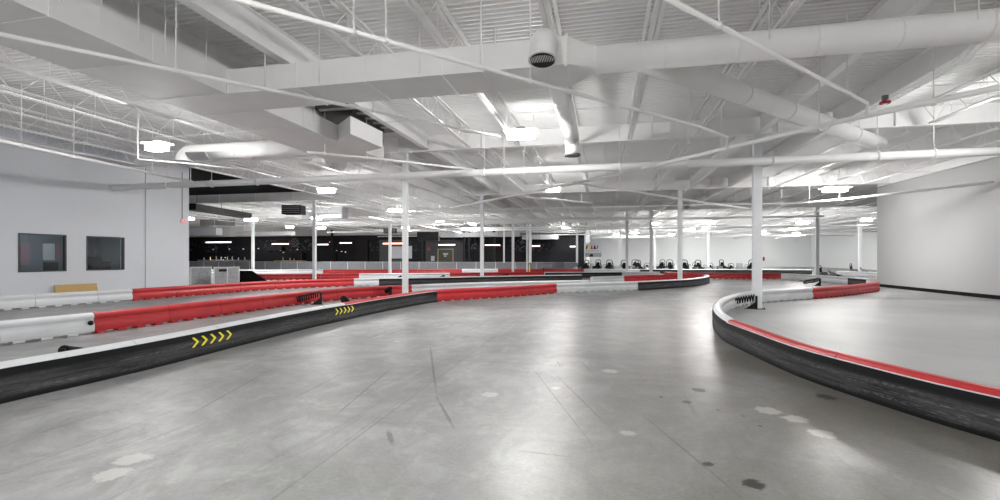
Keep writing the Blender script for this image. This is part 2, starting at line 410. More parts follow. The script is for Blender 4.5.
# right wall
RE = PX(877,290,XR).y
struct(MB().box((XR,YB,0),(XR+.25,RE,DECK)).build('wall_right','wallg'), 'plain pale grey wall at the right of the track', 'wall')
struct(MB().box((XR-.025,YB,0),(XR,RE+.01,.16)).build('baseboard_right','rubber'), 'black baseboard along the plain pale wall', 'baseboard')
struct(MB().box((-62,YB-.2,0),(42,YB,DECK)).build('wall_back','wallg'), 'wall behind the viewpoint', 'wall')
# far shell
LW = 60.0; LX = -2.3
soff = EYE+3.0
struct(MB().box((-62,LW,0),(LX,LW+.2,soff)).build('wall_lounge','mural'), 'black lounge wall behind the grey railing', 'wall')
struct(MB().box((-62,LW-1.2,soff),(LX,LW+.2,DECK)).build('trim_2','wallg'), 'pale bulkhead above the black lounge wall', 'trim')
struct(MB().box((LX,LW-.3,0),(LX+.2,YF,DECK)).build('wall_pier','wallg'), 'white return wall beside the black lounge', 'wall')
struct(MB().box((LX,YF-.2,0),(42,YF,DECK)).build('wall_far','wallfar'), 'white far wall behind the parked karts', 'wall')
FX = 34.0
struct(MB().box((FX,28,0),(FX+.2,YF,DECK)).build('wall_far_right','wallfar'), 'white side wall of the far bay', 'wall')
struct(MB().box((-62.2,16.8,0),(-62,LW,DECK)).build('wall_far_left','black'), 'black side wall of the lounge', 'wall')
struct(MB().box((-62,WE-.2,0),(XL-T,WE,DECK)).build('wall_office_side','wallw'), 'white cross wall behind the windowed wall', 'wall')
struct(MB().box((XR+.25,RE-.25,0),(42,RE,DECK)).build('wall_right_return','wallg'), 'return of the plain pale wall', 'wall')

# ------------------------------------------------------------------ roof steel
def joist_mesh(L, part):
    b = MB()
    top, bot = DECK-.001, JBOT
    if part in ('top','all'):
        for s_ in (-1,1): b.box((s_*.055-.03,0,top-.045),(s_*.055+.03,L,top))
    if part in ('bottom','all'):
        for s_ in (-1,1): b.box((s_*.045-.03,.4,bot),(s_*.045+.03,L-.4,bot+.04))
    if part in ('web','all'):
        n = max(2, round(L/1.22)); st = L/n
        for i in range(n):
            y0 = i*st; ym = y0+st/2; y1 = y0+st
            b.bar((0,y0+.05,top-.03),(0,ym,bot+.02),.016,.016); b.bar((0,ym,bot+.02),(0,y1-.05,top-.03),.016,.016)
            if i: b.bar((0,y0,top-.03),(0,y0,bot+.02),.013,.013)
    return b
BEAMX = [-8.1,-6.3,4.86,6.9]
JX1 = [-19.0,-17.2,-15.4,-13.66,-11.68,-9.9,-4.58,-2.84,-.89,.86,2.89,9.24,11.55,13.35]
baynames = ['the bay nearest the viewpoint','the second bay','the third bay','the fourth bay','the fifth bay','the farthest bay']
JO = max(0, RE+.04-ROWS[2]-.12); proto = {}
for bi in range(6):
    y0, y1 = ROWS[bi]+.12, ROWS[bi+1]-.12; L = y1-y0
    xs = [x for x in JX1 if not (bi == 1 and x < -18)]
    if bi >= 2:
        xs += [17.0,19.0,21.0,23.0,25.0,27.0,29.0,31.0]
    if bi >= 2:
        xs += [-24.0,-26.2,-28.4,-30.6,-32.8,-35.0,-37.2,-39.4]
    xs.sort()
    if bi == 5: xs = [x for x in xs if x > LX]
    for k, x in enumerate(xs):
        lab = f"white open-web roof joist, {ORD[k]} from the left in {baynames[bi]}"
        if bi < 2:
            key = ('near', round(L,3))
            if key not in proto:
                o = joist_mesh(L,'top').build('roof_joist','steel'); joist_mesh(L,'bottom').build('bottom_chord','steel',o); joist_mesh(L,'web').build('web_bars','steel',o); proto[key] = o
            else: o = copy_tree(proto[key])
        else:
            key = ('far', round(L,3))
            if key not in proto: o = proto[key] = joist_mesh(L,'all').build('roof_joist','steel')
            else: o = proto[key].copy(); COL.objects.link(o)
        o.location = (x, y0+(JO if bi == 2 and x > XR else 0), 0); o.scale = (1, (L-JO)/L if bi == 2 and x > XR else 1, 1)
        tag(o, lab, 'joist', 'open-web roof joists', 'thing')
def ibeam(b, p, q, depth, flange, tw=.012, tf=.018):
    # I section along p->q, top at p.z
    p, q = Vector(p), Vector(q); dz = Vector((0,0,1))
    b.bar(p-dz*tf/2, q-dz*tf/2, flange, tf); b.bar(p-dz*(depth-tf/2), q-dz*(depth-tf/2), flange, tf)
    b.bar(p-dz*depth/2, q-dz*depth/2, tw, depth-2*tf)
for bi in range(6):
    for k, x in enumerate(BEAMX):
        if bi == 5 and x < LX: continue
        b = MB(); ibeam(b, (x,ROWS[bi]+.11,DECK-.001), (x,ROWS[bi+1]-.11,DECK-.001), .56, .19)
        o = b.build('roof_beam','beam')
        tag(o, f"solid white roof beam, {ORD[k]} from the left in {baynames[bi]}", 'beam', 'solid roof beams', 'thing')
b = MB(); ibeam(b, (XR-.12,ROWS[0],DECK-.001), (XR-.12,RE-.3,DECK-.001), .62, .18)
tag(b.build('roof_beam','beam'), 'solid white roof beam running along the top of the plain pale wall', 'beam', 'solid roof beams', 'thing')
for ri, y in enumerate(ROWS):
    x0, x1 = (XL if ri < 2 else -45), (XR if ri < 3 else 33.9)
    if y > LW: x0 = LX+.25
    b = MB(); ibeam(b, (x0,y,DECK-.001), (x1,y,DECK-.001), DECK-GBOT-(.0 if ri else .0), .22)
    n = int((x1-x0)/3)
    for i in range(1,n):
        x = x0+(x1-x0)*i/n; b.box((x-.006,y-.1,GBOT+.02),(x+.006,y+.1,DECK-.02))
    tag(b.build('roof_girder','beam'), f"white solid roof girder running across the hall, {ORD[ri]} from the viewpoint", 'girder', 'cross girders', 'thing')
# bridging rods
for bi in range(5):
    for f in (.33,.67):
        y = ROWS[bi]+(ROWS[bi+1]-ROWS[bi])*f
        for si, (x0,x1) in enumerate(((-19.9,-8.25),(-6.1,4.7),(7.1,14.7))):
            if bi == 0 and f < .5: continue
            b = MB(); b.tube([(x0,y,JBOT-.011),(x1,y,JBOT-.011)],.011,5)
            tag(b.build('bridging_rod','steel'), f"thin white bridging rod under the {['left','middle','right'][si]} joists, {'near' if f<.5 else 'far'} third of {baynames[bi]}", 'rod', 'bridging rods', 'thing')

# ------------------------------------------------------------------ columns
def column(px, row, w, lab, base=True, ytop=GBOT, mat='column', Y=None):
    p = PY(px, 300, ROWS[row] if Y is None else Y); p.z = 0
    t = tag(empty('steel_column', p), lab, 'column', 'white steel columns', 'thing')
    h = w/2
    b = MB(); b.box((-h,-h,.02),(h,h,ytop-.02))
    b.build('shaft', mat, t)
    b = MB(); b.box((-h-.08,-h-.08,0),(h+.08,h+.08,.02))
    for sx in (-1,1):
        for sy_ in (-1,1): b.tube([(sx*(h+.045),sy_*(h+.045),.02),(sx*(h+.045),sy_*(h+.045),.06)],.014,6)
    b.build('base_plate','iron',t)
    MB().box((-h-.1,-.1,ytop-.02),(h+.1,.1,ytop)).build('cap_plate', mat, t)
    return p
C757 = column(757,1,.235,'thick white steel column standing inside the curve of black rubber barrier')
C405 = column(405.3,1,.175,'white steel column behind the barrier with yellow chevrons')
far_cols = [(680,2,.235,'white steel column behind the rounded end of the black and white barrier'),
 (482,2,.20,'white steel column rising behind the long black and white barrier'),
 (314.5,2,.20,'white steel column between red barriers, in front of the black lounge'),
 (253,3,.22,'white column before the black lounge, next to the black padded wedge'),
 (390,3,.22,'white column before the pale screen in the lounge'),
 (513,3,.20,'slim white column beyond the red barriers, alone before the black lounge'),
 (651,3,.23,'white column in front of the parked karts, thicker of a close pair'),
 (817,3,.24,'white column behind the white barrier, near the far corner of the hall'),
 (655,4,.20,'thinner white column close behind a thicker one by the karts'),
 (627,3,.22,'white column between the parked karts and the grey barrier'),
 (620,4,.20,'thin white column left of the karts with a small dark box on it'),
 (708,4,.26,'white column rising behind the long red barrier and parked karts'),
 (860,4,.26,'white column beside the plain pale wall edge, before the far side wall'),
 (577,4,.22,'white column at the edge of the black lounge by the hanging banner'),
 (530,4,.30,'pair-like thick white column in the black lounge near the red barriers'),
 (527,3,.12,'thin white post just left of the thick column in the black lounge'),
 (504,4,.16,'slim white post behind the alone white column in the black lounge'),
 (613,5,.20,'thin white far column behind the row of karts')]
for px,r,w,lab in far_cols: column(px,r,w,lab)

# ------------------------------------------------------------------ ducts
AY0, AY1 = 7.96, 9.0; AZ0, AZ1 = EYE+3.245, EYE+3.72
BX0, BX1 = -9.0, -7.3
def seam_x(b, x, y0,y1,z0,z1,t=.012):   # raised standing seam around a duct running along X
    b.box((x-.02,y0-t,z0-t),(x+.02,y1+t,z0)); b.box((x-.02,y0-t,z1),(x+.02,y1+t,z1+t)); b.box((x-.02,y0-t,z0),(x+.02,y0,z1)); b.box((x-.02,y1,z0),(x+.02,y1+t,z1))
def seam_y(b, y, x0,x1,z0,z1,t=.012):
    b.box((x0-t,y-.02,z0-t),(x1+t,y+.02,z0)); b.box((x0-t,y-.02,z1),(x1+t,y+.02,z1+t)); b.box((x0-t,y-.02,z0),(x0,y+.02,z1)); b.box((x1,y-.02,z0),(x1+t,y+.02,z1))
ax1 = PY(566,60,AY0).x
t = tag(empty('rectangular_duct',((BX1+ax1)/2,(AY0+AY1)/2,AZ0)), 'large white rectangular duct crossing under the ceiling to the spiral duct', 'duct'); t0 = Vector(t.location)
def off(b, o):
    b.v = [(v[0]-o[0],v[1]-o[1],v[2]-o[2]) for v in b.v]; return b
off(MB().box((BX1,AY0,AZ0),(ax1,AY1,AZ1)),t0).build('duct_body','duct',t)
b = MB()
for px in (296,365.5,441,481.5): seam_x(b, PY(px,70,AY0).x, AY0,AY1,AZ0,AZ1)
build_each(off(b,t0),'standing_seam','duct',t,4)
b = MB()
for px in (266,320,420,481):
    xx = PY(px,60,AY0).x
    for yy in (AY0-.025,AY1+.025): b.tube([(xx,yy,AZ0+.05),(xx,yy,DECK)],.013,6)
build_each(off(b,t0),'hanger_rod','steel',t)
b = MB(); seam_x(b, ax1, AY0,AY1,AZ0,AZ1,.045); off(b,t0).build('flange','duct',t)
# transition to round + spiral duct
RYc, RZc, RR = 8.5, EYE+3.488, .235
tx1 = PY(595,60,RYc).x
n = 32; ra = []; rb = []
for i in range(n):
    a = 2*math.pi*i/n; cx, cz = math.cos(a), math.sin(a); m_ = max(abs(cx),abs(cz))
    ra.append((ax1+.02,(AY0+AY1)/2+cx/m_*(AY1-AY0)/2,(AZ0+AZ1)/2+cz/m_*(AZ1-AZ0)/2)); rb.append((tx1,RYc+cx*RR,RZc+cz*RR))
b = MB().add(ra+rb,[(i,(i+1)%n,n+(i+1)%n,n+i) for i in range(n)]); off(b,t0).build('square_to_round_transition','duct',t)
t = tag(empty('spiral_duct',(tx1,RYc,RZc)), 'long round white duct running right from the rectangular duct to the pale wall', 'duct'); t0 = Vector(t.location)
off(MB().tube([(tx1,RYc,RZc),(XR-.02,RYc,RZc)],RR,28),t0).build('duct_body','duct',t)
b = MB()
x = tx1+.01
while x < XR-.3: b.tube([(x-.012,RYc,RZc),(x+.012,RYc,RZc)],RR+.006,28); x += 1.15
build_each(off(b,t0),'joint_band','duct',t)
b = MB()
for x in (2.6,5.4,8.2,11):
    for s_ in (-1,1): b.tube([(x,RYc+s_*RR*1.02,RZc),(x,RYc+s_*RR*1.02,DECK)],.012,5)
build_each(off(b,t0),'hanger_rod','steel',t)
# branch
p0 = PH(688,74,3.47); p1 = PH(879,143.5,3.47); p0.z = p1.z = EYE+3.47
d = (p1-p0).normalized()
t = tag(empty('branch_duct',p0), 'round white branch duct angling away from the long round duct to an open end', 'duct'); t0 = Vector(p0)
off(MB().tube([p0-d*((p0.y-8.5)/d.y),p0,p1],.234,28,r2=.2),t0).build('duct_body','duct',t)
L = (p1-p0).length
b = MB()
for k in range(1,6): q = p0+d*L*k/5.0; b.tube([q-d*.014,q+d*.014],.228-.02*k/5.0*.5,28)
build_each(off(b,t0),'joint_band','duct',t)
b = MB()
for f in (.45,.85):
    q = p0+d*L*f; b.tube([q+Vector((0,0,.2)),(q.x,q.y,DECK)],.012,5)
build_each(off(b,t0),'hanger_rod','steel',t)
# gooseneck outlet on the front of the rectangular duct
gx = PY(545,60,AY0).x
def elbow(c, r, R, a0, a1, axis, n=10):
    return [Vector(c)+R*(math.cos(a)*axis[0]+math.sin(a)*axis[1]) for a in [a0+(a1-a0)*i/n for i in range(n+1)]]
t = tag(empty('gooseneck_outlet',(gx,AY0,EYE+3.55)), 'white curved gooseneck air outlet with a grille on the rectangular duct', 'air outlet'); t0 = Vector(t.location)
gz = EYE+3.60
pts = [Vector((gx,AY0+.05,gz)),Vector((gx,AY0-.04,gz))]+elbow((gx,AY0-.05,gz-.27),.2,.27,math.pi/2,math.pi*.93,(Vector((0,1,0)),Vector((0,0,1))))
pts += [pts[-1]+Vector((0,-.03,-.16))]
off(MB().tube(pts,.215,26,caps=False),t0).build('elbow','pipe',t)
e = pts[-1]; dn = (pts[-1]-pts[-2]).normalized()
off(MB().tube([e-dn*.01,e+dn*.035],.235,26),t0).build('outlet_ring','pipe',t)
off(MB().tube([e+dn*.03,e+dn*.037],.205,26),t0).build('throat','iron',t)
b = MB()
for k in range(-7,8):
    h = math.sqrt(max(.2**2-(k*.027)**2,0)); b.bar(e+dn*.04+Vector((k*.027,-h,0)), e+dn*.04+Vector((k*.027,h,0)),.008,.012)
off(b,t0).build('grille','steel',t)
off(MB().tube([Vector((gx,AY0-.015,gz)),Vector((gx,AY0,gz))],.26,26),t0).build('collar','duct',t)
# round duct going back from the rectangular duct, ending in an elbow
yx = -.86; yz = EYE+3.4; yend = PX(573,150,yx).y if False else 13.4
t = tag(empty('round_duct',(yx,AY1,yz)), 'bright white round duct running back from the rectangular duct to a down-turned outlet', 'duct'); t0 = Vector(t.location)
pts = [Vector((yx,AY1-.02,yz)),Vector((yx,yend,yz))]+elbow((yx,yend,yz-.28),.2,.28,math.pi/2,0,(Vector((0,1,0)),Vector((0,0,1))),8)
pts += [pts[-1]-Vector((0,0,.16))]
off(MB().tube(pts,.205,24),t0).build('duct_body','pipe',t)
e = pts[-1]; off(MB().tube([e-Vector((0,0,.05)),e],.225,24),t0).build('outlet_ring','galv',t)
b = MB()
for y in (10.0,11.6,13.2): b.tube([(yx,y-.012,yz),(yx,y+.012,yz)],.211,24)
build_each(off(b,t0),'joint_band','pipe',t)
# duct along the length of the hall and its plenum
t = tag(empty('rectangular_duct',(BX0,0,AZ0)), 'broad white rectangular duct coming from overhead at the left of the hall', 'duct'); t0 = Vector(t.location)
foot = [(BX0,-8),(BX1,-8),(BX1,11.95),(-6.5,11.25),(-6.4,12.9),(-7.2,13.3),(-7.2,14.6),(BX0,14.6)]
off(MB().prism(foot,AZ0,AZ1),t0).build('duct_body','duct',t)
b = MB()
for y in (2.5,4.9,6.4,7.94,9.02,10.4): seam_y(b,y,BX0,BX1,AZ0,AZ1)
build_each(off(b,t0),'standing_seam','duct',t,4)
b = MB()
for y in [PX(q,40,BX1).y for q in (58,100,137,164,205)]+[10.8]:
    for x in (BX0-.03,BX1+.03): b.tube([(x,y,AZ1-.25),(x,y,DECK)],.012,5)
build_each(off(b,t0),'hanger_rod','steel',t)
b = MB(); b.box((-9.3,12.2,EYE+3.9),(-6.0,12.28,DECK)); b.box((-9.3,15.2,EYE+3.9),(-6.0,15.28,DECK)); b.box((-9.3,12.28,EYE+3.9),(-9.22,15.2,DECK)); b.box((-6.08,12.28,EYE+3.9),(-6.0,15.2,DECK)); b.box((-9.2,12.3,DECK-.12),(-6.1,15.2,DECK-.06))
b = MB()
for a_,c_ in (((-8.0,11.9,DECK-.30),(-6.42,14.7,DECK-.02)),((-7.9,12.2,EYE+3.74),(-7.0,14.2,DECK-.3))): b.box(a_,c_)
t = tag(b.build('roof_curb','galv'), 'solid dark box for the shaded unit opening above the end of the broad duct', 'roof curb')  # dark solid boxes stand in for the shade of an open roof curb
b = MB()
for k in range(5): b.box((-7.9,11.95+k*.5,DECK-.34),(-6.5,12.05+k*.5,DECK-.30))
b.build('damper_blades','steel',t)
# round branch at the far end of the broad duct, elbow outlet on the left
cy = 12.9; cz = EYE+3.42; cxe = PY(184,150,cy).x
t = tag(empty('round_duct',(BX0,cy,cz)), 'round white duct turned down at its end, by the ceiling light near the windowed wall', 'duct'); t0 = Vector(t.location)
pts = [Vector((BX0+.02,cy,cz)),Vector((cxe+.3,cy,cz))]+elbow((cxe+.3,cy,cz-.3),.2,.3,math.pi/2,math.pi,(Vector((1,0,0)),Vector((0,0,1))),8)
off(MB().tube(pts,.25,24),t0).build('duct_body','duct',t)
e = pts[-1]; off(MB().tube([e-Vector((0,0,.04)),e+Vector((0,0,.02))],.27,24),t0).build('outlet_ring','galv',t)
b = MB()
for x in (BX0-1.2,BX0-2.4,BX0-3.4): b.tube([(x-.012,cy,cz),(x+.012,cy,cz)],.257,24)
build_each(off(b,t0),'joint_band','duct',t)

# ------------------------------------------------------------------ pipes
def pipe(pts, r, lab, rods=(), mat='pipe', cat='pipe', name='sprinkler_pipe', clamps=True):
    t = tag(empty(name, pts[0]), lab, cat, 'sprinkler pipes' if name == 'sprinkler_pipe' else None); t0 = Vector(pts[0])
    off(MB().tube(pts,r,12),t0).build('pipe_run',mat,t)
    if rods:
        b = MB(); c = MB()
        segs = [(pts[i],pts[i+1]) for i in range(len(pts)-1)]
        a, q = Vector(pts[0]), Vector(pts[-1]) if len(pts) == 2 else Vector(pts[-2])
        for f in rods:
            if f > 1:
                f, p = min(((abs(500+FPX*(CS*v.x+SN*v.y)/max(-SN*v.x+CS*v.y,.1)-f), k) for k, v in ((k, Vector(pts[min(int(k/100),len(pts)-2)]).lerp(Vector(pts[min(int(k/100),len(pts)-2)+1]),k/100-min(int(k/100),len(pts)-2))) for k in range(0,(len(pts)-1)*100+1))))
                i_ = min(int(p/100),len(pts)-2); p = Vector(pts[i_]).lerp(Vector(pts[i_+1]),p/100-i_)
            else: p = a.lerp(q,f)
            b.tube([p,(p.x,p.y,DECK)],.014,6)
            dd = (q-a).normalized(); c.tube([p-dd*.03,p+dd*.03],r*1.22,10)
        build_each(off(b,t0),'hanger_rod','steel',t); build_each(off(c,t0),'hanger_clamp','pipe',t)
    return t
mz = EYE+2.97; my = 15.95
pipe([Vector((XL+.02,my,mz-.03)),Vector((XR-.02,my,mz+.02))],.125,'thick white sprinkler main crossing the whole hall below the ceiling',[165,212,215,257,261,345,392,480,508,529,622,690,768,872,940])
pipe([PH(225,-4,3.03),PH(550,86.5,3.03),PH(700,127,3.03),PH(727,137,3.03),PH(727,137,3.03)-Vector((0,0,.3))],.034,'slim white pipe slanting from overhead past the gooseneck outlet',[354,386,530,640,690])
pipe([PH(655,-8,3.03),PH(867,103,3.03),PH(867,103,3.03)-Vector((0,0,.22))],.034,'slim white pipe slanting in front of the long round duct',[718,847])
pipe([PH(-30,28,2.98),PH(250,86,2.98),PH(450,126.5,2.98),PH(500,137,2.98)],.032,'slim white pipe slanting under both rectangular ducts',[.3,.75])
pipe([PH(-40,132,2.9),PH(207,185,2.9)],.045,'bright white pipe running along the windowed wall to the thick main',[20,73,152,190])
pipe([PH(1010,85,2.88),PH(850,119,2.88),PH(610,176,2.88),PH(450,208,2.88)],.055,'long white pipe slanting from the pale wall side down behind the thick main',[.1,.3,.55,.8])
pipe([PH(572,182,2.85),PH(700,202,2.85),PH(751,209,2.85)],.055,'white pipe slanting right behind the thick main',[.2,.6,.9])
pipe([PH(757,207,2.9),PH(850,198.5,2.9),PH(993,182.5,2.9)],.055,'white pipe running behind the thick column to the plain pale wall',[.3,.6,.9])
pipe([PH(307,152,2.98),PH(390,160,2.98),PH(472,169.5,2.98)],.034,'thin white pipe above the thick main, left of the Y-shaped plenum',[.2,.7])
pipe([PH(142,133,2.98+.36) if False else PH(138,159,2.9)+Vector((0,0,1.6)),PH(138,159,2.9),PH(195,164,2.9),PH(246,170,2.9)],.028,'thin white pipe with an upright elbow near the leftmost ceiling light')
pipe([PH(517,196,2.75),PH(592,203,2.75)],.05,'bright short white pipe beneath the small ceiling light at mid hall',[.3,.85])
pipe([PH(316,203,2.6),PH(385,207.5,2.6)],.03,'thin white pipe hung below the ceiling light by the red barriers',[.08,.6,.95])
for k,(x,y0,y1,z) in enumerate(((-11,30,40.5,2.7),(-3,30,52,2.9),(2.2,30,52,2.85),(8.5,30,64,2.9),(13.3,31,64,2.9),(-16,30,52,2.8),(-24,31,52,2.9),(20,42,80,2.9),(26,42,80,2.9),(3,54,84,2.9))):
    pipe([Vector((x,y0,EYE+z)),Vector((x,y1,EYE+z))],.045,f"white pipe running away under the far joists, {ORD[k]} of the far runs",[.1,.35,.6,.85])
for k,(y,x0,x1,z) in enumerate(((35.5,-17.9,14.5,2.75),(47.0,-30,28,2.75),(59.0,-30,33,2.8),(72.0,-2,33,2.9))):
    pipe([Vector((x0,y,EYE+z)),Vector((x1,y,EYE+z))],.07,f"white pipe crossing the far part of the hall, {ORD[k]} of the far cross runs",[.05,.2,.35,.5,.65,.8,.95])
random.seed(11)
for k in range(16):
    y = 31.5+k*3.1; z = 2.95+random.random()*.7; a = (-28 if y < 58 else -1.5)+random.random()*8; e_ = min(33,a+14+random.random()*26)
    if y < 42: e_ = min(e_,14); 
    pipe([Vector((a,y,EYE+z)),Vector((e_,y+random.uniform(-.6,.6),EYE+z))],.028+.03*random.random(),f"thin white line of pipe crossing beneath the far joists, {ORD[k]} counted from the viewpoint",[random.random() for _ in range(5)])
for k in range(14):
    x = -27+k*4.2+random.random(); y0_ = 30.5+random.random()*12 if x < 13 else 44; z = 2.8+random.random()*.8; y1_ = y0_+9+random.random()*14
    pipe([Vector((x,y0_,EYE+z)),Vector((x+random.uniform(-3,3),y1_,EYE+z))],.022+.02*random.random(),f"thin white line of pipe receding beneath the far joists, {ORD[k]} counted from the left",[random.random() for _ in range(4)])
# conduits along the roof beam
pts = [PX(1010,22,6.45),PX(960,40,6.45),PX(900,66,6.45)]
tag(off(MB().tube([Vector((6.2,7.2,JBOT-.02)),Vector((6.3,9.6,JBOT-.02)),Vector((6.75,11.0,JBOT-.03)),Vector((6.75,15.6,JBOT-.03))],.014,6).tube([Vector((6.28,7.2,JBOT-.02)),Vector((6.38,9.5,JBOT-.02)),Vector((6.83,10.9,JBOT-.03)),Vector((6.83,15.6,JBOT-.03))],.011,6).tube([Vector((6.36,7.2,JBOT-.02)),Vector((6.46,9.4,JBOT-.02)),Vector((6.91,10.8,JBOT-.03)),Vector((6.91,15.6,JBOT-.03))],.011,6),(0,0,0)).build('conduit_bundle','steel'),'bundle of thin grey conduits under the solid roof beam','conduit')
sp = PH(893,96,3.84)
t = tag(empty('alarm_strobe',(6.72,sp.y+.25,JBOT)), 'small red alarm strobe under the solid roof beam', 'alarm'); 
MB().box((-.09,-.07,-.11),(.09,.07,-.04)).build('housing','strobe',t); MB().box((-.05,-.05,-.04),(.05,.05,.10)).build('bracket','galv',t); MB().sphere((0,0,-.11),.05,8,(1,1,.5)).build('lens','steel',t)

# ------------------------------------------------------------------ ceiling lights
def light_proto():
    t = empty('ceiling_light')
    MB().box((-.39,-.24,.05),(.39,.24,.062)).box((-.3,-.12,.066),(.3,.12,.09)).build('housing','rim',t)  # lower plate widened past the lens to hold light back from the deck
    b = MB(); b.prism([(.33*math.copysign(abs(math.cos(a))**.6,math.cos(a)),.19*math.copysign(abs(math.sin(a))**.6,math.sin(a))) for a in [2*math.pi*i/20 for i in range(20)]],-.12,.049)
    b.build('lens','lamp',t)
    MB().box((-.09,-.09,.09),(.09,.09,.17)).build('driver_box','rim',t)
    b = MB()
    for s_ in (-.3,.3): b.tube([(s_,0,.09),(s_,0,JBOT-EYE-3.36)],.007,5)
    build_each(b,'hanger_rod','steel',t)
    return t
LP = light_proto(); first = [True]; LAST = [None]
def light(p, lab, s=1.0):
    t = LP if first[0] else copy_tree(LP); first[0] = False
    t.location = (p.x,p.y,EYE+3.35); t.scale = (s,s,1)
    tag(t, lab, 'ceiling light', 'ceiling lights'); LAST[0] = t
LIGHTS = [(521,133.5,1.15,'rectangular ceiling light above the round white duct outlet'),
 (157,145.5,1.2,'ceiling light nearest the windowed wall'),(835,189,1.55,'broad ceiling light between the thick column and pale wall'),
 (326.5,190,1.2,'ceiling light just above the red barriers, left of the chevron-side column'),
 (251,219.5,1.6,'ceiling light over the grey gate panels by the windowed wall end'),
 (553,189,.95,'ceiling light below the down-turned round duct outlet'),
 (395,210,1.2,'ceiling light close left of the column behind the chevron barrier'),
 (709,222,1.6,'ceiling light over the long red barrier and karts'),(803,222,1.5,'ceiling light right of the thick column, near the far white wall'),
 (440,221.5,1.1,'ceiling light left of the column behind the long black and white barrier'),
 (566,228.5,1.3,'ceiling light above the hanging banner'),(690,229,1.5,'ceiling light behind the one over the karts'),
 (465,228.5,1.2,'small ceiling light above the olive door'),(321,228,1.3,'small ceiling light just right of the column among red barriers'),
 (218,232,1.5,'ceiling light at the windowed wall end, over the bar'),(276,235,1.2,'small ceiling light over the round wall emblem'),
 (363,234,1.2,'small ceiling light before the pale bulkhead'),(634,233,1.6,'ceiling light over the first karts of the row'),
 (761,231,1.5,'small far ceiling light directly behind the thick column'),(616,235,1.5,'tiny far ceiling light beside the banner'),
 (441,240.5,1.0,'low ceiling light over the olive door in the lounge'),(566,239,1.2,'tiny ceiling light at the lounge edge')]
for px,py,s,lab in LIGHTS:
    low = px == 157
    p = PH(px,py,2.95 if low else 3.35)
    light(p,lab,s*(.72 if low else 1))
    if low: LAST[0].location.z = EYE+2.95
for k,(x,y) in enumerate(((-13.6,1.0),(-2.2,1.2),(9.2,1.2),(-13.6,-10),(-2.2,-10),(9.2,-10),(-13.6,-20),(-2.2,-20),(9.2,-20))):  # unseen fixtures added over and behind the camera for fill
    light(Vector((x,y,0)), f"unseen ceiling light added for fill, {ORD[k]} of those over the viewpoint", 1.2)
light(Vector((9.6,13.2,0)), 'unseen ceiling light right of the round branch duct', .8)  # unseen fixture where the light grid would continue
for k,(x,y) in enumerate(((-24,36),(-35,34),(-13,46),(5,49),(23,48),(12,60),(22,62),(26,72),(10,74),(2,70),(15,82),(25,82),(-22,50),(-34,46))):  # extra fixtures added to brighten the far walls
    light(Vector((x,y,0)), f"small added ceiling light in the far part of the hall, {ORD[k]} of the far lights", 1.15)

# ------------------------------------------------------------------ track barriers
PROF = [(.01,.045),(-.006,.09),(-.010,.15),(-.006,.20),(.012,.235),(.034,.265),(.036,.30),(.014,.335),(.004,.36),(.006,.395),(.03,.427),(.075,.448),(.13,.45),(.165,.437),(.19,.40),(.194,.36),(.184,.335),(.162,.30),(.164,.265),(.186,.235),(.204,.20),(.208,.15),(.204,.09),(.188,.045)]
def catmull(P, i, t):
    p0 = P[max(i-1,0)]; p1 = P[i]; p2 = P[min(i+1,len(P)-1)]; p3 = P[min(i+2,len(P)-1)]
    if i == 0: p0 = p1*2-p2
    if i+2 > len(P)-1: p3 = p2*2-p1
    d1 = max((p1-p0).length,1e-3)**.5; d2 = max((p2-p1).length,1e-3)**.5; d3 = max((p3-p2).length,1e-3)**.5
    m1 = (p1-p0)/d1-(p2-p0)/(d1+d2)+(p2-p1)/d2; m2 = (p2-p1)/d2-(p3-p1)/(d2+d3)+(p3-p2)/d3
    m1, m2 = m1*d2, m2*d2
    return (2*t**3-3*t**2+1)*p1+(t**3-2*t**2+t)*m1+(-2*t**3+3*t**2)*p2+(t**3-t**2)*m2
class Run:
    def __init__(s, px, step=.25):
        P = [G(*p) for p in px]; s.pts = []; s.knot = [0]; s.px = px
        for i in range(len(P)-1):
            n = max(2,int((P[i+1]-P[i]).length/step))
            for k in range(n): s.pts.append(catmull(P,i,k/n))
            s.knot.append(len(s.pts))
        s.pts.append(P[-1])
        s.tan = []
        for i in range(len(s.pts)):
            a = s.pts[max(i-1,0)]; b = s.pts[min(i+1,len(s.pts)-1)]; s.tan.append((b-a).normalized())
        s.arc = [0]
        for i in range(1,len(s.pts)): s.arc.append(s.arc[-1]+(s.pts[i]-s.pts[i-1]).length)
    def idx(s, px): return s.knot[[p[0] for p in s.px].index(px)] if not isinstance(px, tuple) else s.knot[s.px.index(px)]
    def nrm(s, i): t = s.tan[i]; return Vector((-t.y,t.x,0))
    def at(s, a):
        import bisect
        j = min(max(bisect.bisect_right(s.arc,a)-1,0),len(s.arc)-2); f = (a-s.arc[j])/max(s.arc[j+1]-s.arc[j],1e-6)
        p = s.pts[j].lerp(s.pts[j+1],f); t = (s.pts[j+1]-s.pts[j]).normalized(); return p, t, Vector((-t.y,t.x,0))
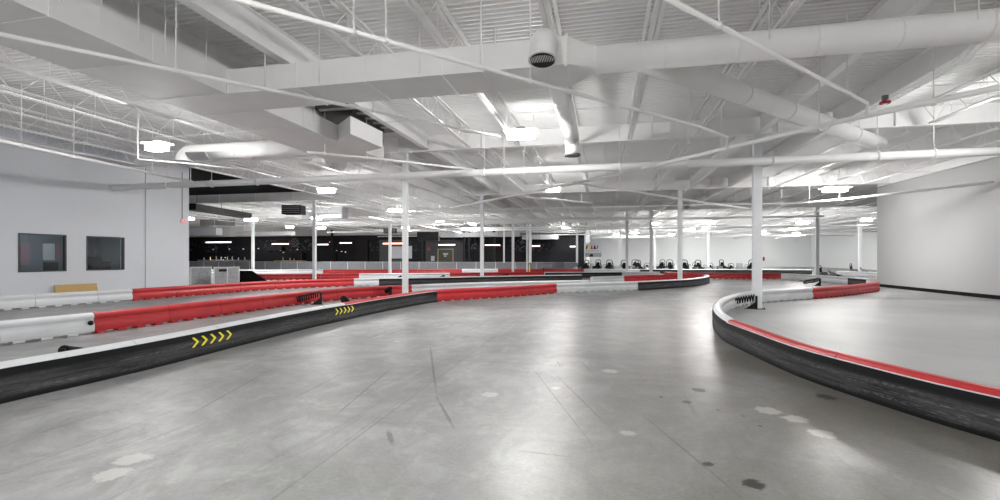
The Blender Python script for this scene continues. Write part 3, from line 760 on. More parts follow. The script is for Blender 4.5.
def sweep(run, i0, i1, prof, closed=True, uv=False, gap=None, z0=0):
    b = MB(); n = len(prof)
    groups = [(i0,i1)]
    if gap:
        groups = []; st = i0; m = max(1,round((run.arc[i1]-run.arc[i0])/gap)); ml = (run.arc[i1]-run.arc[i0])/m; nxt = run.arc[i0]+ml
        for i in range(i0+1,i1+1):
            if run.arc[i] >= nxt-1e-6 or i == i1:
                if i > st: groups.append((st,i)); st = i
                nxt = run.arc[i]+ml*.999 if run.arc[i] >= nxt-1e-6 else nxt
    UV = []
    for (a,c) in groups:
        vs = []
        for i in range(a,c+1):
            p = Vector(run.pts[i]); nn = run.nrm(i)
            if gap:
                if i == a: p = p+run.tan[i]*.006
                if i == c: p = p-run.tan[i]*.006
            for d,h in prof:
                vs.append(p+nn*d+Vector((0,0,h+z0))); UV.append((run.arc[i],h))
        m = c-a+1; fs = []
        for k in range(m-1):
            for j in range(n if closed else n-1):
                fs.append((k*n+j,k*n+(j+1)%n,(k+1)*n+(j+1)%n,(k+1)*n+j))
        o = len(b.v)
        b.add(vs,fs,False); 
        if closed: b.f.append([o+j for j in range(n-1,-1,-1)]); b.sm.append(False); b.f.append([o+(m-1)*n+j for j in range(n)]); b.sm.append(False)
    if uv: b.uv = UV
    return b
BELT = [(-.012,.0),(-.016,.06),(-.014,.16),(-.018,.28),(-.012,.392),(.004,.392),(.0,.28),(.0,.02)]
def barrier(run, a, c, mat, lab, belt=False, group='track barriers', feet=True, knob=False, lip=False):
    i0, i1 = run.idx(a), run.idx(c)
    o0 = Vector(run.pts[(i0+i1)//2])
    t = tag(empty('track_barrier',o0), lab, 'barrier', group)
    body = sweep(run,i0,i1,PROF,gap=1.5)
    if belt: recalc(off(sweep(run,i0,i1,BELT,uv=True),o0).build('rubber_belt','belt',t))
    aa = run.arc[i0]+.05
    while aa < run.arc[i1]-.2:
        p,tt,nn = run.at(aa+.09); body.bar(p+nn*.098-tt*.09+Vector((0,0,.0235)),p+nn*.098+tt*.09+Vector((0,0,.0235)),.17,.047); aa += .42
    recalc(off(body,o0).build('barrier_body',mat,t))
    if lip: recalc(off(sweep(run,i0,i1,[(-.016,.387),(-.016,.396),(.008,.396),(.008,.387)]),o0).build('edge_strip','white',t))
    if knob:
        p,tt,nn = run.at(run.arc[i1]-.02); off(MB().sphere(p+nn*.0+Vector((0,0,.24))-tt*.06,.055,10),o0).build('coupling_knob','iron',t)
    return t
A = Run([(-260,470),(-120,436),(0,404),(100,381),(170,364),(250,343),(310,328),(346,320),(370,314.5),(405,307.5),(437,302),(470,299.7),(500,297.8),(530,295.6),(557,293.6),(600,291.8),(638,290.3),(665,288.5),(690,286.7),(703,284.7),(709.5,282.2),(706,280.9),(690,280.2),(662,280.9),(622,282.6),(590,284.0)])
TA = barrier(A,-260,346,'white','black rubber-faced barrier with a white top and yellow chevrons, lining the near lane',True)
TA2 = barrier(A,346,437,'red','black rubber-faced barrier with a red top and smaller yellow chevrons, before the column',True,lip=True)
barrier(A,437,557,'red','plain red barrier joining the black-faced one, at the middle of the lane edge')
barrier(A,557,638,'white','plain white barrier between the red one and the black rounded end')
barrier(A,638,(706,280.9),'white','black-faced white-topped barrier forming the rounded tip of the island',True)
barrier(A,(706,280.9),(622,282.6),'red','red barrier seen over the rounded island tip')
barrier(A,(622,282.6),(590,284.0),'white','white barrier continuing behind the island tip')
def chevrons(run, t, pxa, pxb, h0, h1, ks=range(5), n=5):
    o0 = Vector(t.location)
    def arc_at(q):
        best = None; a = 0
        while a < run.arc[-1]*.8:
            p = run.at(a)[0]; zz = -SN*p.x+CS*p.y
            if zz > .8:
                e = abs(500+FPX*(CS*p.x+SN*p.y)/zz-q)
                if best is None or e < best[0]: best = (e,a)
            a += .01
        return best[1]
    a0, a1 = arc_at(pxa), arc_at(pxb)
    st = (a1-a0)/n; w = st*.26
    for k in ks:
        b = MB(); s0 = a0+st*k+st*.12
        def P(s_,h,o=.0): p,tt,nn = run.at(s_); return p-nn*(.021+o)+Vector((0,0,h))
        hm = (h0+h1)/2; tip = st*.50
        outer = [(s0,h0),(s0+w,h0),(s0+w+tip,hm),(s0+w,h1),(s0,h1),(s0+tip,hm)]
        fr = [P(x,h,.003) for x,h in outer]; bk = [P(x,h,-.002) for x,h in outer]
        b.add(fr+bk,[(0,1,2,5),(5,2,3,4)]+[(i,(i+1)%6,6+(i+1)%6,6+i) for i in range(6)])
        o = off(b,o0).build('chevron_arrow','yellow',t); o['label'] = 'yellow chevron arrow'
chevrons(A,TA,189.5,232,.175,.335)
chevrons(A,TA,334,353.5,.19,.345,range(0,3))
chevrons(A,TA2,334,353.5,.19,.345,range(3,5))
B = Run([(875,291.2),(864,292.8),(850,294.6),(830,296.8),(808,298.8),(780,300.8),(757,302.8),(740,305.2),(727,309),(718,314.5),(713.5,321),(713.5,327),(717,333.5),(727,342.5),(750,354),(800,377),(875,403),(940,424),(1000,441.5),(1100,472),(1230,512)])
barrier(B,875,808,'red','red barrier curving out from the plain pale wall',knob=True)
barrier(B,808,727,'white','white barrier bending round the column with its outer side black rubber',True) if False else None
iB = (727,342.5)
barrier(B,808,iB,'white','white-topped black-faced barrier bending tightly round the thick column',True)
barrier(B,iB,1230,'red','red-topped black-faced barrier sweeping along the nearest right-hand lane edge',True,lip=True)
C = Run([(-160,371),(-80,357.5),(0,345.8),(95,333.6),(170,323.2),(250,311.7),(300,304.6),(350,299.5),(412,295.2),(440,293.6),(480,291.8),(530,290.2),(590,288.6)])
barrier(C,-160,95,'white','long white barrier behind the chevron barrier, ending at a red one',knob=True)
barrier(C,95,412,'red','long red barrier behind the chevron barrier, continuing the white one')
barrier(C,412,590,'white','white barrier behind the column, mostly covered by the plain red one')
D = Run([(-120,322),(-60,316.5),(0,311),(70,305.6),(133,300.8),(190,296.2),(250,291.2),(300,288.4),(354,286.4),(379,285.7),(440,284.4),(500,282.9),(545,281.9),(582,281.2)])
barrier(D,-120,133,'white','white barrier under the windows along the white wall')
barrier(D,133,354,'red','red barrier running from the end of the windowed wall')
barrier(D,354,379,'white','short white barrier piece between red and black ones')
barrier(D,379,582,'white','long black-faced white-topped barrier in the middle distance',True)
E = Run([(215,281.2),(262,280.6),(313,279.8),(359,279.4),(403,279.2),(450,278.6),(500,277.9),(545,277.2),(584,276.4)])
barrier(E,215,359,'red','red barrier passing behind the black padded wedge')
barrier(E,359,450,'white','white barrier with black anchor brackets, just beyond the long black-faced one')
barrier(E,450,584,'red','red barrier beyond the long black-faced one, with white tops before it')
F = Run([(190,275.2),(240,274.8),(323,274.2),(380,273.9),(425,273.6),(462,273.4),(498,273.3),(545,273.2),(584,273.4)])
barrier(F,190,323,'white','white barrier in front of the grey railing')
barrier(F,323,425,'red','red barrier in front of the grey railing, next to the white one')
barrier(F,425,462,'red','short red barrier before the olive door')
barrier(F,462,498,'white','short white barrier in front of the lounge railing')
barrier(F,498,584,'red','far red barrier before the lounge, near the banner')
Gr = Run([(545,277.9),(583,277.6),(622,277.2),(648,277.1),(660,277.2)])
barrier(Gr,545,622,'white','short black-faced barrier left of the grey-white one, before the karts',True)
barrier(Gr,622,660,'white','grey-white barrier before the karts, joined to the short black-faced one')
Hh = Run([(664.5,277.2),(676,277.9),(690,278.5),(730,279.0),(781,279.4),(800,280.4),(815,281.5),(832,283.0),(848,284.6),(866,286.4)])
barrier(Hh,664.5,781,'red','long red barrier in front of the parked karts')
barrier(Hh,781,848,'white','white barrier continuing the long red one toward the pale wall')
barrier(Hh,848,866,'white','short black-faced barrier end by the red barrier at the pale wall',True)
I1 = Run([(575,273.3),(640,273.5),(735,273.9),(812,274.2)])
barrier(I1,575,640,'white','far white barrier before the first karts of the row')
barrier(I1,640,812,'white','far black-faced barrier just in front of the kart row',True)
I2 = Run([(836,276.0),(850,276.6),(880,278.2),(900,279.6)])
barrier(I2,836,900,'white','white barrier by the edge of the pale wall with kart gear behind')

# ------------------------------------------------------------------ anchor brackets
def anchor_proto():
    t = empty('barrier_anchor')
    b = MB(); b.box((-.03,-.05,0),(.03,.05,.42)); b.build('post','iron',t)
    b = MB(); b.add([(-.03,-.04,.012),(-.30,-.04,.012),(-.03,-.04,.22),(-.03,.04,.012),(-.30,.04,.012),(-.03,.04,.22)],[(0,2,1),(3,4,5),(0,1,4,3),(1,2,5,4),(2,0,3,5)]); b.build('gusset','iron',t)
    b = MB(); b.box((-.34,-.08,0),(.08,.08,.012)); b.build('base_plate','iron',t)
    b = MB(); n = 11
    pts = []
    for i in range(n*12+1):
        a = 2*math.pi*i/12; f = i/(n*12); pts.append((-.05-.80*f,.095*math.cos(a),.37-.20*f+.095*math.sin(a)))
    b.tube(pts,.02,5); b.build('coil_spring','iron',t)
    MB().sphere((-.88,0,.16),.06,8).build('spring_end','iron',t)
    return t
AP = anchor_proto(); af = [True]
def anchor(px, py, rz, lab, s=1.0):
    t = AP if af[0] else copy_tree(AP); af[0] = False
    p = G(px,py); t.location = (p.x,p.y,0.0); t.rotation_euler = (0,0,rz); t.scale = (s,s,s)
    tag(t,lab,'bracket','spring barrier anchors')
anchor(756.5,309.2,math.radians(-18),'black spring anchor at the foot of the thick column',1.0)
anchor(321,304.4,math.radians(22),'black spring anchor in front of the long red barrier',1.0)
anchor(390.5,297.6,math.radians(-45),'black spring anchor just left of the column behind the chevron barrier',.95)
anchor(401,281,math.radians(-45),'small black spring anchor at the white barrier, left one of a pair',.8)
anchor(444,280.2,math.radians(-45),'small black spring anchor near the red end of the white barrier',.8)
anchor(62.5,369,math.radians(-58),'black spring anchor low behind the nearest white-topped barrier',.72)
anchor(343,309.5,math.radians(-69),'black spring anchor peeking over where the white top turns red',.9)
anchor(482,279,math.radians(30),'far spring anchor against a red barrier, beside the middle column',.8)
anchor(508,278.6,math.radians(30),'far spring anchor between two slim columns on the red barrier',.8)
anchor(820,286,math.radians(-50),'black anchor post at the joint of the white barrier near the pale wall',1.0)

# ------------------------------------------------------------------ wall-side bits
p = PX(184,221,XL)
t = tag(empty('exit_sign',(XL,p.y,p.z)), 'small red-lit exit sign near the end of the windowed wall', 'exit sign')
MB().box((.0,-.20,-.10),(.06,.20,.10)).build('sign_box','signbox',t); 
fc = MB().box((.061,-.17,-.08),(.066,.17,.08)).build('sign_face','signbox',t)
b = MB()
def strokes(b, segs, y, s, w): 
    for (a0,b0,a1,b1) in segs: b.bar((.069,y+a0*s,(b0-.5)*s*1.6),(.069,y+a1*s,(b1-.5)*s*1.6),w,.004,(1,0,0))
LET = {'E':[(0,0,0,1),(0,1,.6,1),(0,.5,.5,.5),(0,0,.6,0)],'X':[(0,0,.6,1),(0,1,.6,0)],'I':[(.3,0,.3,1)],'T':[(.3,0,.3,1),(0,1,.6,1)]}
for k,ch in enumerate('EXIT'): strokes(b,LET[ch],-.145+k*.078,.075,.017)
b.build('lettering','exit',t)
tag(MB().tube([(XL+.02,p.y-.12,p.z+.12),(XL+.02,p.y-.12,DECK-.3)],.012,6).tube([(XL+.02,p.y-.12,p.z+.12),(XL+.02,p.y-.12,p.z+.08)],.03,6).build('conduit','dgrey'),'thin dark conduit rising from the exit sign','conduit')
# chipboard plank leaning between barrier and wall
pa = PX(54.5,285,XL+.12); pb = PX(97,283.3,XL+.12)
b = MB(); b.add([(XL+.20,pa.y,0),(XL+.20,pb.y,0),(XL+.09,pb.y,pb.z),(XL+.09,pa.y,pa.z),(XL+.22,pa.y,.0),(XL+.22,pb.y,.0),(XL+.11,pb.y,pb.z),(XL+.11,pa.y,pa.z)],[(0,1,2,3),(7,6,5,4),(0,4,5,1),(1,5,6,2),(2,6,7,3),(3,7,4,0)])
tag(recalc(b.build('chipboard_panel','osb')),'tan chipboard panel leaning on the white wall below the windows','board')
# black padded wedge
pw0, pw1 = G(240.8,285.4), G(269.5,284.2)
d = (pw1-pw0); w = d.length; dn = d.normalized(); nn = Vector((-dn.y,dn.x,0))
b = MB(); pr = [(0,0),(w,0),(w,.10),(w*.38,.84),(w*.12,.84),(.02,.2)]
b.add([pw0+dn*x+Vector((0,0,z)) for x,z in pr]+[pw0+dn*x+nn*.7+Vector((0,0,z)) for x,z in pr],[(0,1,2,3,4,5),(11,10,9,8,7,6)]+[(i,6+i,6+(i+1)%6,(i+1)%6) for i in range(6)])
tag(recalc(b.build('padded_wedge','cloth')),'black padded wedge standing behind the red barrier by the gate panels','wedge')
# gate panels
for k,(xa,xb,lab) in enumerate(((190,211.5,'grey gate panel with white frame next to the windowed wall end'),(213.5,239.5,'wide grey double gate panel with white frame, left of the black wedge'))):
    a = G(xa,288.0); c = G(xb,287.0); dd = (c-a); w = dd.length
    t = tag(empty('gate_panel',a,math.atan2(dd.y,dd.x)),lab,'gate','grey gate panels'); H = 1.12
    MB().box((.04,-.012,.12),(w-.04,.012,H-.04)).build('mesh_infill','gatemesh',t)
    b = MB()
    for x in ((.0,w*.5,w-.05) if k else (0,w-.05)): b.box((x,-.03,0),(x+.05,.03,H))
    b.box((0.05,-.03,H-.05),(w-.05,.03,H)); b.box((0.05,-.025,.08),(w-.05,.025,.12)); b.build('frame','alu',t)
    if k:
        for x in (w*.2,w*.36): MB().box((x,-.02,.86),(x+.22,-.0125,1.0)).build('notice_plate','iron',t)
# railing before the lounge
FY = 52.0
fx0, fx1 = PY(189,262,FY).x, PY(578,262,FY).x
npan = 22; st = (fx1-fx0)/npan
for k in range(npan):
    x = fx0+k*st
    t = tag(empty('railing_panel',(x,FY,0)), f"grey lounge railing panel with pale posts, {ORD[k]} from the left", 'railing','lounge railing panels')
    MB().box((.06,-.01,.1),(st-.01,.01,1.0)).build('infill','mesh',t)
    b = MB(); b.box((0,-.025,0),(.05,.025,1.08)); b.build('post','alu',t)
    MB().box((.05,-.03,1.03),(st,.03,1.07)).build('top_rail','alu',t)
# ------------------------------------------------------------------ lounge
WF = LW-.02
def wallrect(px0,py0,px1,py1,Y=LW,th=.05):
    a = PY(px0,py0,Y); c = PY(px1,py1,Y); return a.x,c.x,min(a.z,c.z),max(a.z,c.z)
for px0,px1,py,Y,lab in ((206,231,242.2,54,'pink tube light nearest the windowed wall'),(272,288.5,243.8,54,'pink tube light beside the round wall emblem'),(317.5,328,244.4,55,'short pink tube light just right of the column among red barriers'),(340,351.5,242.8,55,'pink tube light before the dark sparkling wall'),(383,402,243.4,54,'pink tube light above the pale screen'),(438.5,455,244.7,56,'pink tube light above the olive door'),(485,500,245,56,'pink tube light right of the middle column'),(532,540,245.9,56,'short pink tube light by the thick lounge column'),(570,575.5,246.4,56,'shortest pink tube light at the lounge edge')):
    x0,x1,z0,z1 = wallrect(px0,py-.9,px1,py+.9,Y)
    t = tag(empty('tube_light',((x0+x1)/2,Y,(z0+z1)/2)),lab,'tube light','pink tube lights'); h = (x1-x0)/2
    MB().box((-h,-.05,-.08),(h,.05,.05)).build('tube','neon',t); MB().box((-h,-.06,.052),(h,.06,.10)).build('housing','dgrey',t)
    b = MB()
    for s_ in (-.8,.8): b.tube([(h*s_,0,.1),(h*s_,0,DECK-(z0+z1)/2)],.01,4)
    build_each(b,'hanger_rod','iron',t)
def flat(px0,py0,px1,py1,mat,name,lab,cat,Y=LW,th=.06,kind=None):
    x0,x1,z0,z1 = wallrect(px0,py0,px1,py1,Y); z0 = max(z0,0)
    return tag(MB().box((x0,Y-th,z0),(x1,Y-.002,z1)).build(name,mat),lab,cat,None,kind)
struct(flat(380,240,403,272,'dgrey','trim_3','dark grey wall bay holding the pale screen','wall bay',LW,.15))
flat(391,246.5,402.8,258.5,'screen','projection_screen','pale blank screen on the dark grey bay','screen',LW-.149)
flat(407,246,412,258.5,'screen','notice_board','narrow pale notice board beside the thick column','notice board',LW)
struct(flat(426,240,464,272,'dgrey','trim_4','dark grey wall bay around the olive door','wall bay',LW,.10))
dr = flat(438.5,249.5,453,268,'olive','door_1','olive green lounge door with a small sign','door',LW-.11,.05,'structure')
x0,x1,z0,z1 = wallrect(438.5,249.5,453,268,LW-.11)
b = MB(); b.box((x0-.08,LW-.24,z0),(x0,LW-.16,z1+.08)); b.box((x1,LW-.24,z0),(x1+.08,LW-.16,z1+.08)); b.box((x0,LW-.24,z1),(x1,LW-.16,z1+.08)); b.build('door_frame','wood',dr)
b = MB(); b.box(((x0+x1)/2-.35,LW-.19,z1-.7),((x0+x1)/2+.35,LW-.165,z1-.5)); b.box(((x0+x1)/2-.2,LW-.19,z1-.95),((x0+x1)/2+.1,LW-.165,z1-.8)); b.build('door_sign','poster',dr)
flat(428,247.5,430.3,250.2,'strobe','wall_alarm','red wall alarm beside the olive door','alarm',LW-.1,.08)
flat(431,256,434.5,261,'poster','wall_notice','small pale notice left of the olive door','notice',LW-.1,.03)
# round emblem outline
c0 = PY(295,242.5,LW); t = tag(empty('wall_emblem',(c0.x,LW-.04,c0.z)),'faint round emblem outline on the black lounge wall','emblem')
for r_ in (.62,.40): MB().tube([(r_*math.cos(a),0,r_*math.sin(a)) for a in [2*math.pi*i/24 for i in range(25)]],.022,5,caps=False).build('ring','grey',t)
b = MB(); [b.bar((0,0,0),(.4*math.cos(a),0,.4*math.sin(a)),.03,.02) for a in (0.5,1.6,2.6,3.7,4.7,5.8)]; b.build('emblem_lines','grey',t)
# dim shelf ornaments and bar
def bottle(p,h,mat,lab):
    b = MB(); b.tube([(0,0,0),(0,0,h*.6)],.06,8); b.tube([(0,0,h*.6),(0,0,h*.75),(0,0,h)],.06,8,r2=.02)
    tag(b.build('bottle',mat,None,p),lab,'bottle','bottles and jars on the bar')
x0,x1,z0,z1 = wallrect(192,263.5,243,275,53.2)
t = tag(empty('bar_counter',((x0+x1)/2,54.4,0)),'dark bar counter behind the gate panels','counter'); w = (x1-x0)/2
MB().box((-w,-.35,1.16),(w,.35,1.24)).build('counter_top','grey',t); MB().box((-w+.05,-.28,0),(w-.05,.28,1.16)).build('counter_front','dgrey',t)
for k in range(8):
    f = (k+.5)/8; bottle((x0+.4+f*(x1-x0-.8),54.4+.1*((k*37)%5-2)/2,1.24),.35+.1*((k*13)%3),['poster','wood','grey'][k%3],f"small bottle or jar on the bar counter, {ORD[k]} from the windowed wall")
x0,x1,z0,z1 = wallrect(273,262.5,302,275,56)
t = tag(empty('bar_table',((x0+x1)/2,56.6,0)),'dim high table with pale wooden top before the black lounge wall','table'); w = (x1-x0)/2
MB().box((-w,-.4,1.1),(w,.4,1.17)).build('table_top','wood',t)
for s_ in (-1,1): MB().box((s_*(w-.2)-.04,-.3,0),(s_*(w-.2)+.04,.3,1.1)).build('leg','iron',t)
for k,px in enumerate((283,290,294)): 
    p = PY(px,262,56.6); bottle((p.x,56.6,1.17),.5-.1*k,['wood','poster','wood'][k],['tan bottle on the high lounge table','pale jar on the high lounge table','short tan bottle on the high lounge table'][k])
for k,(a,b_,c_,d_,lab) in enumerate(((207,255.5,216,263,'dark wall cabinet behind the bar, nearer the wall end'),(228,255.5,236,263,'dark wall cabinet behind the bar, by the white column'),(267,247,284,250.5,'long dark shelf box on the black lounge wall'),(322,250,337,263,'dark sideboard block with tiny lights in the lounge'),(357,240,369,263,'tall dark cabinet in the lounge'),(300,252,304,263,'narrow dark cabinet left of the column among red barriers'))):
    flat(a,b_,c_,d_,'iron','wall_cabinet',lab,'cabinet',LW,.4)
random.seed(3)
k = 0
pt = [(214,249.5),(230,249),(244,249),(222,257.3),(226,257.5),(224,260),(281,250.5),(284,252.5),(298,249.5),(324,254.5),(327,253.5),(329,251.5),(337,250.5),(342,251.5),(346,252),(366,251),(367,254),(366.5,257),(330,242),(259,248.5)]
for (px,py) in pt:
    p = PY(px,py,LW); s_ = .035+.02*(k%3)
    b = MB(); b.tube([(0,0,0),(0,-.12,0)],.03,6); b.sphere((0,-.16,0),s_,8)
    tag(b.build('wall_lamp',M['bulb'] if 'bulb' in M else M.setdefault('bulb',emit_mat('small_bulb',(1,.88,.75),.5)),None,(p.x,LW-.0,p.z)),f"tiny pale lamp on the dark lounge wall, {ORD[k]} of the scattered lamps from the bar",'lamp','tiny lounge lamps'); k += 1
for k,(px,w,lab) in enumerate(((332,.22,'dark post in the lounge, right of the column among red barriers'),(464.5,.3,'dark post right of the olive door'),(469.5,.22,'thin dark post close to the middle column'),(494,.3,'dark post between two white lounge columns'),(422.5,.25,'black pole behind the black hanging box'))):
    p = PY(px,260,56.5); t = tag(empty('lounge_post',(p.x,56.5,0)),lab,'post','dark lounge posts','thing')
    MB().box((-w/2,-w/2,.02),(w/2,w/2,soff+.6)).build('shaft','iron',t); MB().box((-w/2-.1,-w/2-.1,0),(w/2+.1,w/2+.1,.02)).build('base_plate','iron',t)
# hanging dark boxes
def hang(px0,py0,px1,py1,z,dep,mat,name,lab,cat,tex=None):
    a = at_z(px0,py0,z); c = at_z(px1,py1,z); cx = (a+c)/2; w = (c-a).length; h = abs(a.z-c.z); w = math.sqrt(max(w*w-h*h,.01))
    t = tag(empty(name,(cx.x,cx.y,min(a.z,c.z)),TH),lab,cat)
    MB().box((-w/2,0,0),(w/2,dep,h)).build('body',mat,t)
    b = MB()
    for s_ in (-.4,.4): b.tube([(w*s_,dep/2,h),(w*s_,dep/2,DECK-min(a.z,c.z))],.015,5)
    build_each(b,'hanger_rod','steel',t)
    if tex:
        b = MB()
        for i in range(4): b.box((-w/2+.05,-.02,h*(.15+.2*i)),(w/2-.05,-.001,h*(.15+.2*i)+.04))
        build_each(b,'louvre','grey',t)
    return t
hang(281.5,205,300.5,214,33,.9,'iron','unit_heater','black louvred heater hung from the ceiling near the windowed wall end','heater',True)
hang(417,231.8,438.5,240.5,50,1.0,'iron','hanging_cabinet','big black box hung above the lounge, by the olive door','box')
hang(383.5,228.3,396,233,47,.6,'iron','hanging_speaker','black speaker hung just left of the chevron-side column','speaker',True)
# ducts in the lounge ceiling
def boxduct(px0,py0,px1,py1,Y,dep,mat,lab):
    x0,x1,z0,z1 = wallrect(px0,py0,px1,py1,Y); t = tag(empty('lounge_duct',(x0,Y,z0)),lab,'duct'); 
    MB().box((0,0,0),(x1-x0,dep,z1-z0)).build('duct_body',mat,t)
    b = MB(); n = max(1,int((x1-x0)/2.4))
    for i in range(1,n): b.box(((x1-x0)*i/n-.03,-.02,-.02),((x1-x0)*i/n+.03,dep+.02,z1-z0+.02))
    if b.v: build_each(b,'standing_seam',mat,t)
    b = MB()
    for f in (.1,.9): b.tube([((x1-x0)*f,dep/2,z1-z0),((x1-x0)*f,dep/2,DECK-z0)],.02,5)
    build_each(b,'hanger_rod','steel',t)
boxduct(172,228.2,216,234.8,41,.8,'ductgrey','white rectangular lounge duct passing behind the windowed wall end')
boxduct(237,232,291,235,50,.8,'duct','thin white lounge duct over the bar wall')
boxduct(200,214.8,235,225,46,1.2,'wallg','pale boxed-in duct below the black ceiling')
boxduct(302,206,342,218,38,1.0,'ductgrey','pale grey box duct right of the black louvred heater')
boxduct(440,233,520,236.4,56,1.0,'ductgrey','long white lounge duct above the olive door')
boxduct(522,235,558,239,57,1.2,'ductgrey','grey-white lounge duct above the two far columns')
p0, p1 = PH(190,206.5,3.4), PH(247,215.8,3.4); t = tag(empty('black_duct',p0),'long black duct beneath the lounge roof','duct'); off(MB().bar(p0,p1,.8,.42),p0).build('duct_body','iron',t); b = MB(); [b.tube([p0.lerp(p1,f)+Vector((0,0,.2)),(p0.lerp(p1,f).x,p0.lerp(p1,f).y,DECK)],.015,5) for f in (.1,.5,.9)]; build_each(off(b,p0),'hanger_rod','iron',t)

# ------------------------------------------------------------------ banner, karts, far wall things
z_ = 55.0
a = at_z(585,243.6,z_); c = at_z(601.3,256.9,z_); w = math.hypot(c.x-a.x,c.y-a.y); h = a.z-c.z
t = tag(empty('hanging_banner',((a.x+c.x)/2,(a.y+c.y)/2,c.z),TH),'white banner with a coloured logo over a grey picture, hung before the far wall','banner')
MB().box((-w/2,-.01,0),(w/2,.02,h)).build('sheet','screen',t)
b = MB(); b.box((-w/2,-.016,0),(w/2,-.011,h*.30)); b.build('picture_band','grey',t)
b = MB(); b.add([(-w*.28,-.02,0.02),(w*.02,-.02,.02),(-w*.05,-.02,h*.26),(-w*.16,-.02,h*.20)],[(0,1,2,3)]); b.build('picture_shape','iron',t)
for i,(x,ww,mat,sl) in enumerate(((-.48,.10,'olive',.06),(-.36,.09,'yellow',.08),(-.26,.07,'yellow',-.05),(-.17,.08,'kred',.06),(-.08,.06,'kred',-.05),(.0,.09,'iron',.07),(.11,.07,'iron',-.06),(.19,.06,'iron',.08))):
    x0 = x*w; b = MB(); b.add([(x0,-.013,h*.58),(x0+ww*w,-.013,h*.58),(x0+(ww+sl)*w,-.013,h*.86),(x0+sl*w,-.013,h*.86)],[(0,1,2,3)]); b.build('logo_stroke',mat,t)
b = MB(); b.box((-w*.46,-.014,h*.42),(w*.35,-.0115,h*.47)); b.build('caption_line','grey',t)
b = MB()
for s_ in (-.45,.45): b.tube([(w*s_,0,h),(w*s_,0,DECK-c.z)],.012,4)
build_each(b,'hanging_cord','steel',t)
def kart_proto():
    t = empty('go_kart')
    b = MB(); b.box((-.55,-.78,.06),(.55,.78,.12)); b.bar((-.5,-.9,.14),(.5,-.9,.14),.05,.1); b.build('chassis','iron',t)
    b = MB(); b.prism([(-.62,-.98),(.62,-.98),(.5,-1.12),(-.5,-1.12)],.08,.28); b.prism([(-.68,-.5),(-.52,-.5),(-.52,.45),(-.68,.45)],.08,.28); b.prism([(.52,-.5),(.68,-.5),(.68,.45),(.52,.45)],.08,.28); b.build('bumper','kgrey',t)
    b = MB(); b.add([(-.26,-.85,.3),(.26,-.85,.3),(.2,-.45,.52),(-.2,-.45,.52),(-.26,-.85,.12),(.26,-.85,.12),(.2,-.45,.12),(-.2,-.45,.12)],[(0,1,2,3),(0,4,5,1),(1,5,6,2),(2,6,7,3),(3,7,4,0)]); b.build('nose_panel','kgrey',t)
    b = MB(); b.add([(-.2,.0,.16),(.2,.0,.16),(.22,.4,.2),(-.22,.4,.2),(-.2,.50,.62),(.2,.50,.62),(.2,.62,.2),(-.2,.62,.2),(-.2,.58,.62),(.2,.58,.62),(-.12,.54,.86),(.12,.54,.86),(-.12,.60,.86),(.12,.60,.86)],[(0,1,2,3),(3,2,5,4),(8,9,6,7),(4,5,11,10),(10,11,13,12),(12,13,9,8),(4,10,12,8),(5,9,13,11),(3,4,8,7),(2,6,9,5)])
    for s_ in (-1,1): b.bar((s_*.23,.02,.26),(s_*.23,.48,.46),.05,.16)
    b.build('seat','rubber',t)
    MB().box((-.5,.2,.13),(-.3,.75,.5)).build('engine_box','galv',t); MB().box((.3,.1,.13),(.5,.6,.38)).build('battery_box','iron',t)
    b = MB(); b.tube([(-.3,.55,.1),(-.3,.6,.95),(-.18,.6,1.08),(.18,.6,1.08),(.3,.6,.95),(.3,.55,.1)],.035,6); b.build('roll_hoop','iron',t)
    b = MB(); b.tube([(.15*math.cos(q),-.26+.08*math.sin(q),.56+.13*math.sin(q)) for q in [2*math.pi*i/14 for i in range(15)]],.018,5,caps=False); b.tube([(0,-.26,.56),(0,-.5,.3)],.018,5); b.build('steering_wheel','iron',t)
    for sx in (-1,1):
        for y in (-.6,.55): MB().tube([(sx*.50,y,.13),(sx*.68,y,.13)],.13,14).build('wheel','rubber',t)
    return t
KP = kart_proto(); kf = [True]
def kart(p, rz, lab, s=1.0):
    t = KP if kf[0] else copy_tree(KP); kf[0] = False
    t.location = (p.x,p.y,0); t.rotation_euler = (0,0,rz); t.scale = (s,s,s); tag(t,lab,'kart','parked karts')
KX = [581,588,594,600,606,613,622,628,634,643,647,658,663,669,672,684,688,694,703,710,727,732,748]
for k,px in enumerate(KX):
    big = px in (581,594,606,622,634,643,658,672,688,703,727,748)
    p = at_z(px,262,48.8+2.9*(k%3)); kart(p, math.radians(-50+((k*53)%97)), f"{'black-seated' if big else 'low'} parked kart, {ORD[k]} from the banner in the row before the far wall", 1.22 if big else .9)
kart(at_z(826,265,38),math.radians(100),'parked kart behind the white barrier near the far corner column',.9)
kart(at_z(858,265,45),math.radians(80),'parked kart behind the white barrier beside the edge of the pale wall',.95)
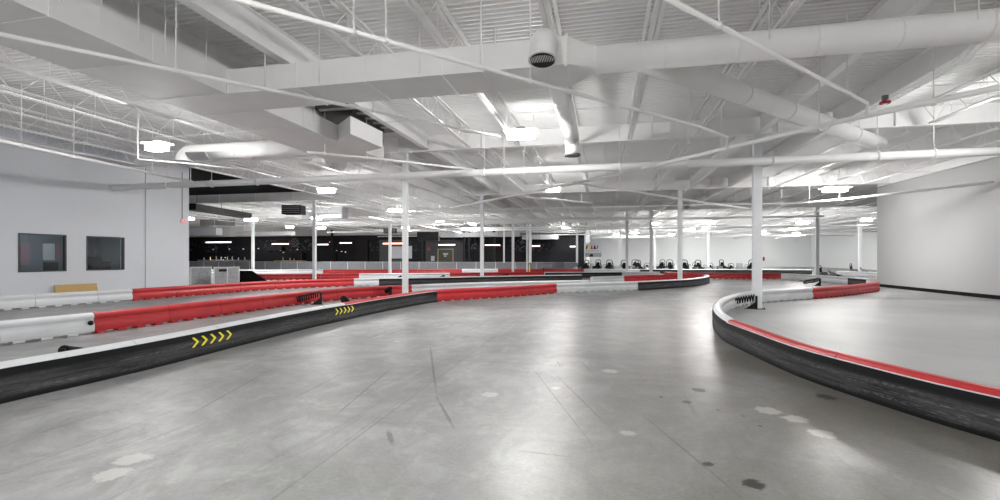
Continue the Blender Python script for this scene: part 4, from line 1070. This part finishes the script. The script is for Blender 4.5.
# fire extinguisher and props on the far walls
p = PY(763.5,263,YF-.2); t = tag(empty('fire_extinguisher',(p.x,YF-.3,1.0)),'red fire extinguisher on the far white wall','fire extinguisher')
MB().tube([(0,0,0),(0,0,.55),(0,0,.62)],.13,12).build('cylinder','kred',t); MB().tube([(0,0,.62),(0,0,.70)],.05,8).build('valve','iron',t); MB().tube([(.05,-.02,.68),(.17,-.05,.5),(.15,-.05,.2)],.02,6).build('hose','iron',t)
p = at_z(739.5,266,49); t = tag(empty('steel_drum',(p.x,p.y,0)),'grey steel drum among the parked karts','drum')
MB().tube([(0,0,0),(0,0,1.0)],.32,16).build('body','kgrey',t); b = MB(); [b.tube([(0,0,z-.015),(0,0,z+.015)],.335,16) for z in (.02,.35,.66,.985)]; b.build('hoops','kgrey',t)
p = at_z(529.5,268,46); t = tag(empty('cone_marker',(p.x,p.y,0)),'slim yellow marker post by the far red barrier','marker'); MB().tube([(0,0,0.03),(0,0,.95)],.09,8,r2=.03).build('post','yellow',t); MB().tube([(0,0,0),(0,0,.03)],.16,10).build('base','iron',t)
p = at_z(554,266,48.0); t = tag(empty('equipment_trolley',(p.x,p.y,0),TH),'grey trolley loaded with parts before the lounge railing','trolley')
MB().box((-1.3,-.3,.5),(1.3,.3,.55)).build('deck','galv',t); MB().box((-1.2,-.25,.551),(-.2,.25,.9)).build('grey_crate','grey',t); MB().box((.1,-.25,.551),(1.0,.25,1.1)).build('dark_crate','galv',t)
for sx in (-1.1,1.1):
    for sy_ in (-.22,.22): MB().box((sx-.04,sy_-.04,0),(sx+.04,sy_+.04,.5)).build('leg','iron',t)

# ------------------------------------------------------------------ camera, world, view
cam = bpy.data.cameras.new('Camera'); co = bpy.data.objects.new('Camera',cam); COL.objects.link(co)
cam.sensor_width = 36; cam.lens = FPX/1000*36; cam.shift_y = (HOR-250)/1000; cam.clip_end = 300
co.location = (0,0,EYE); co.rotation_euler = (math.radians(90),0,TH); S.camera = co
w = bpy.data.worlds.new('World'); S.world = w; w.use_nodes = True
w.node_tree.nodes['Background'].inputs[0].default_value = (.8,.85,.9,1); w.node_tree.nodes['Background'].inputs[1].default_value = .3
S.view_settings.view_transform = 'Standard'; S.view_settings.look = 'None'; S.view_settings.gamma = 1; S.view_settings.use_curve_mapping = False
S.view_settings.exposure = 0.95
S.cycles.use_denoising = True; S.cycles.max_bounces = 10; S.cycles.diffuse_bounces = 7; S.cycles.sample_clamp_indirect = 8
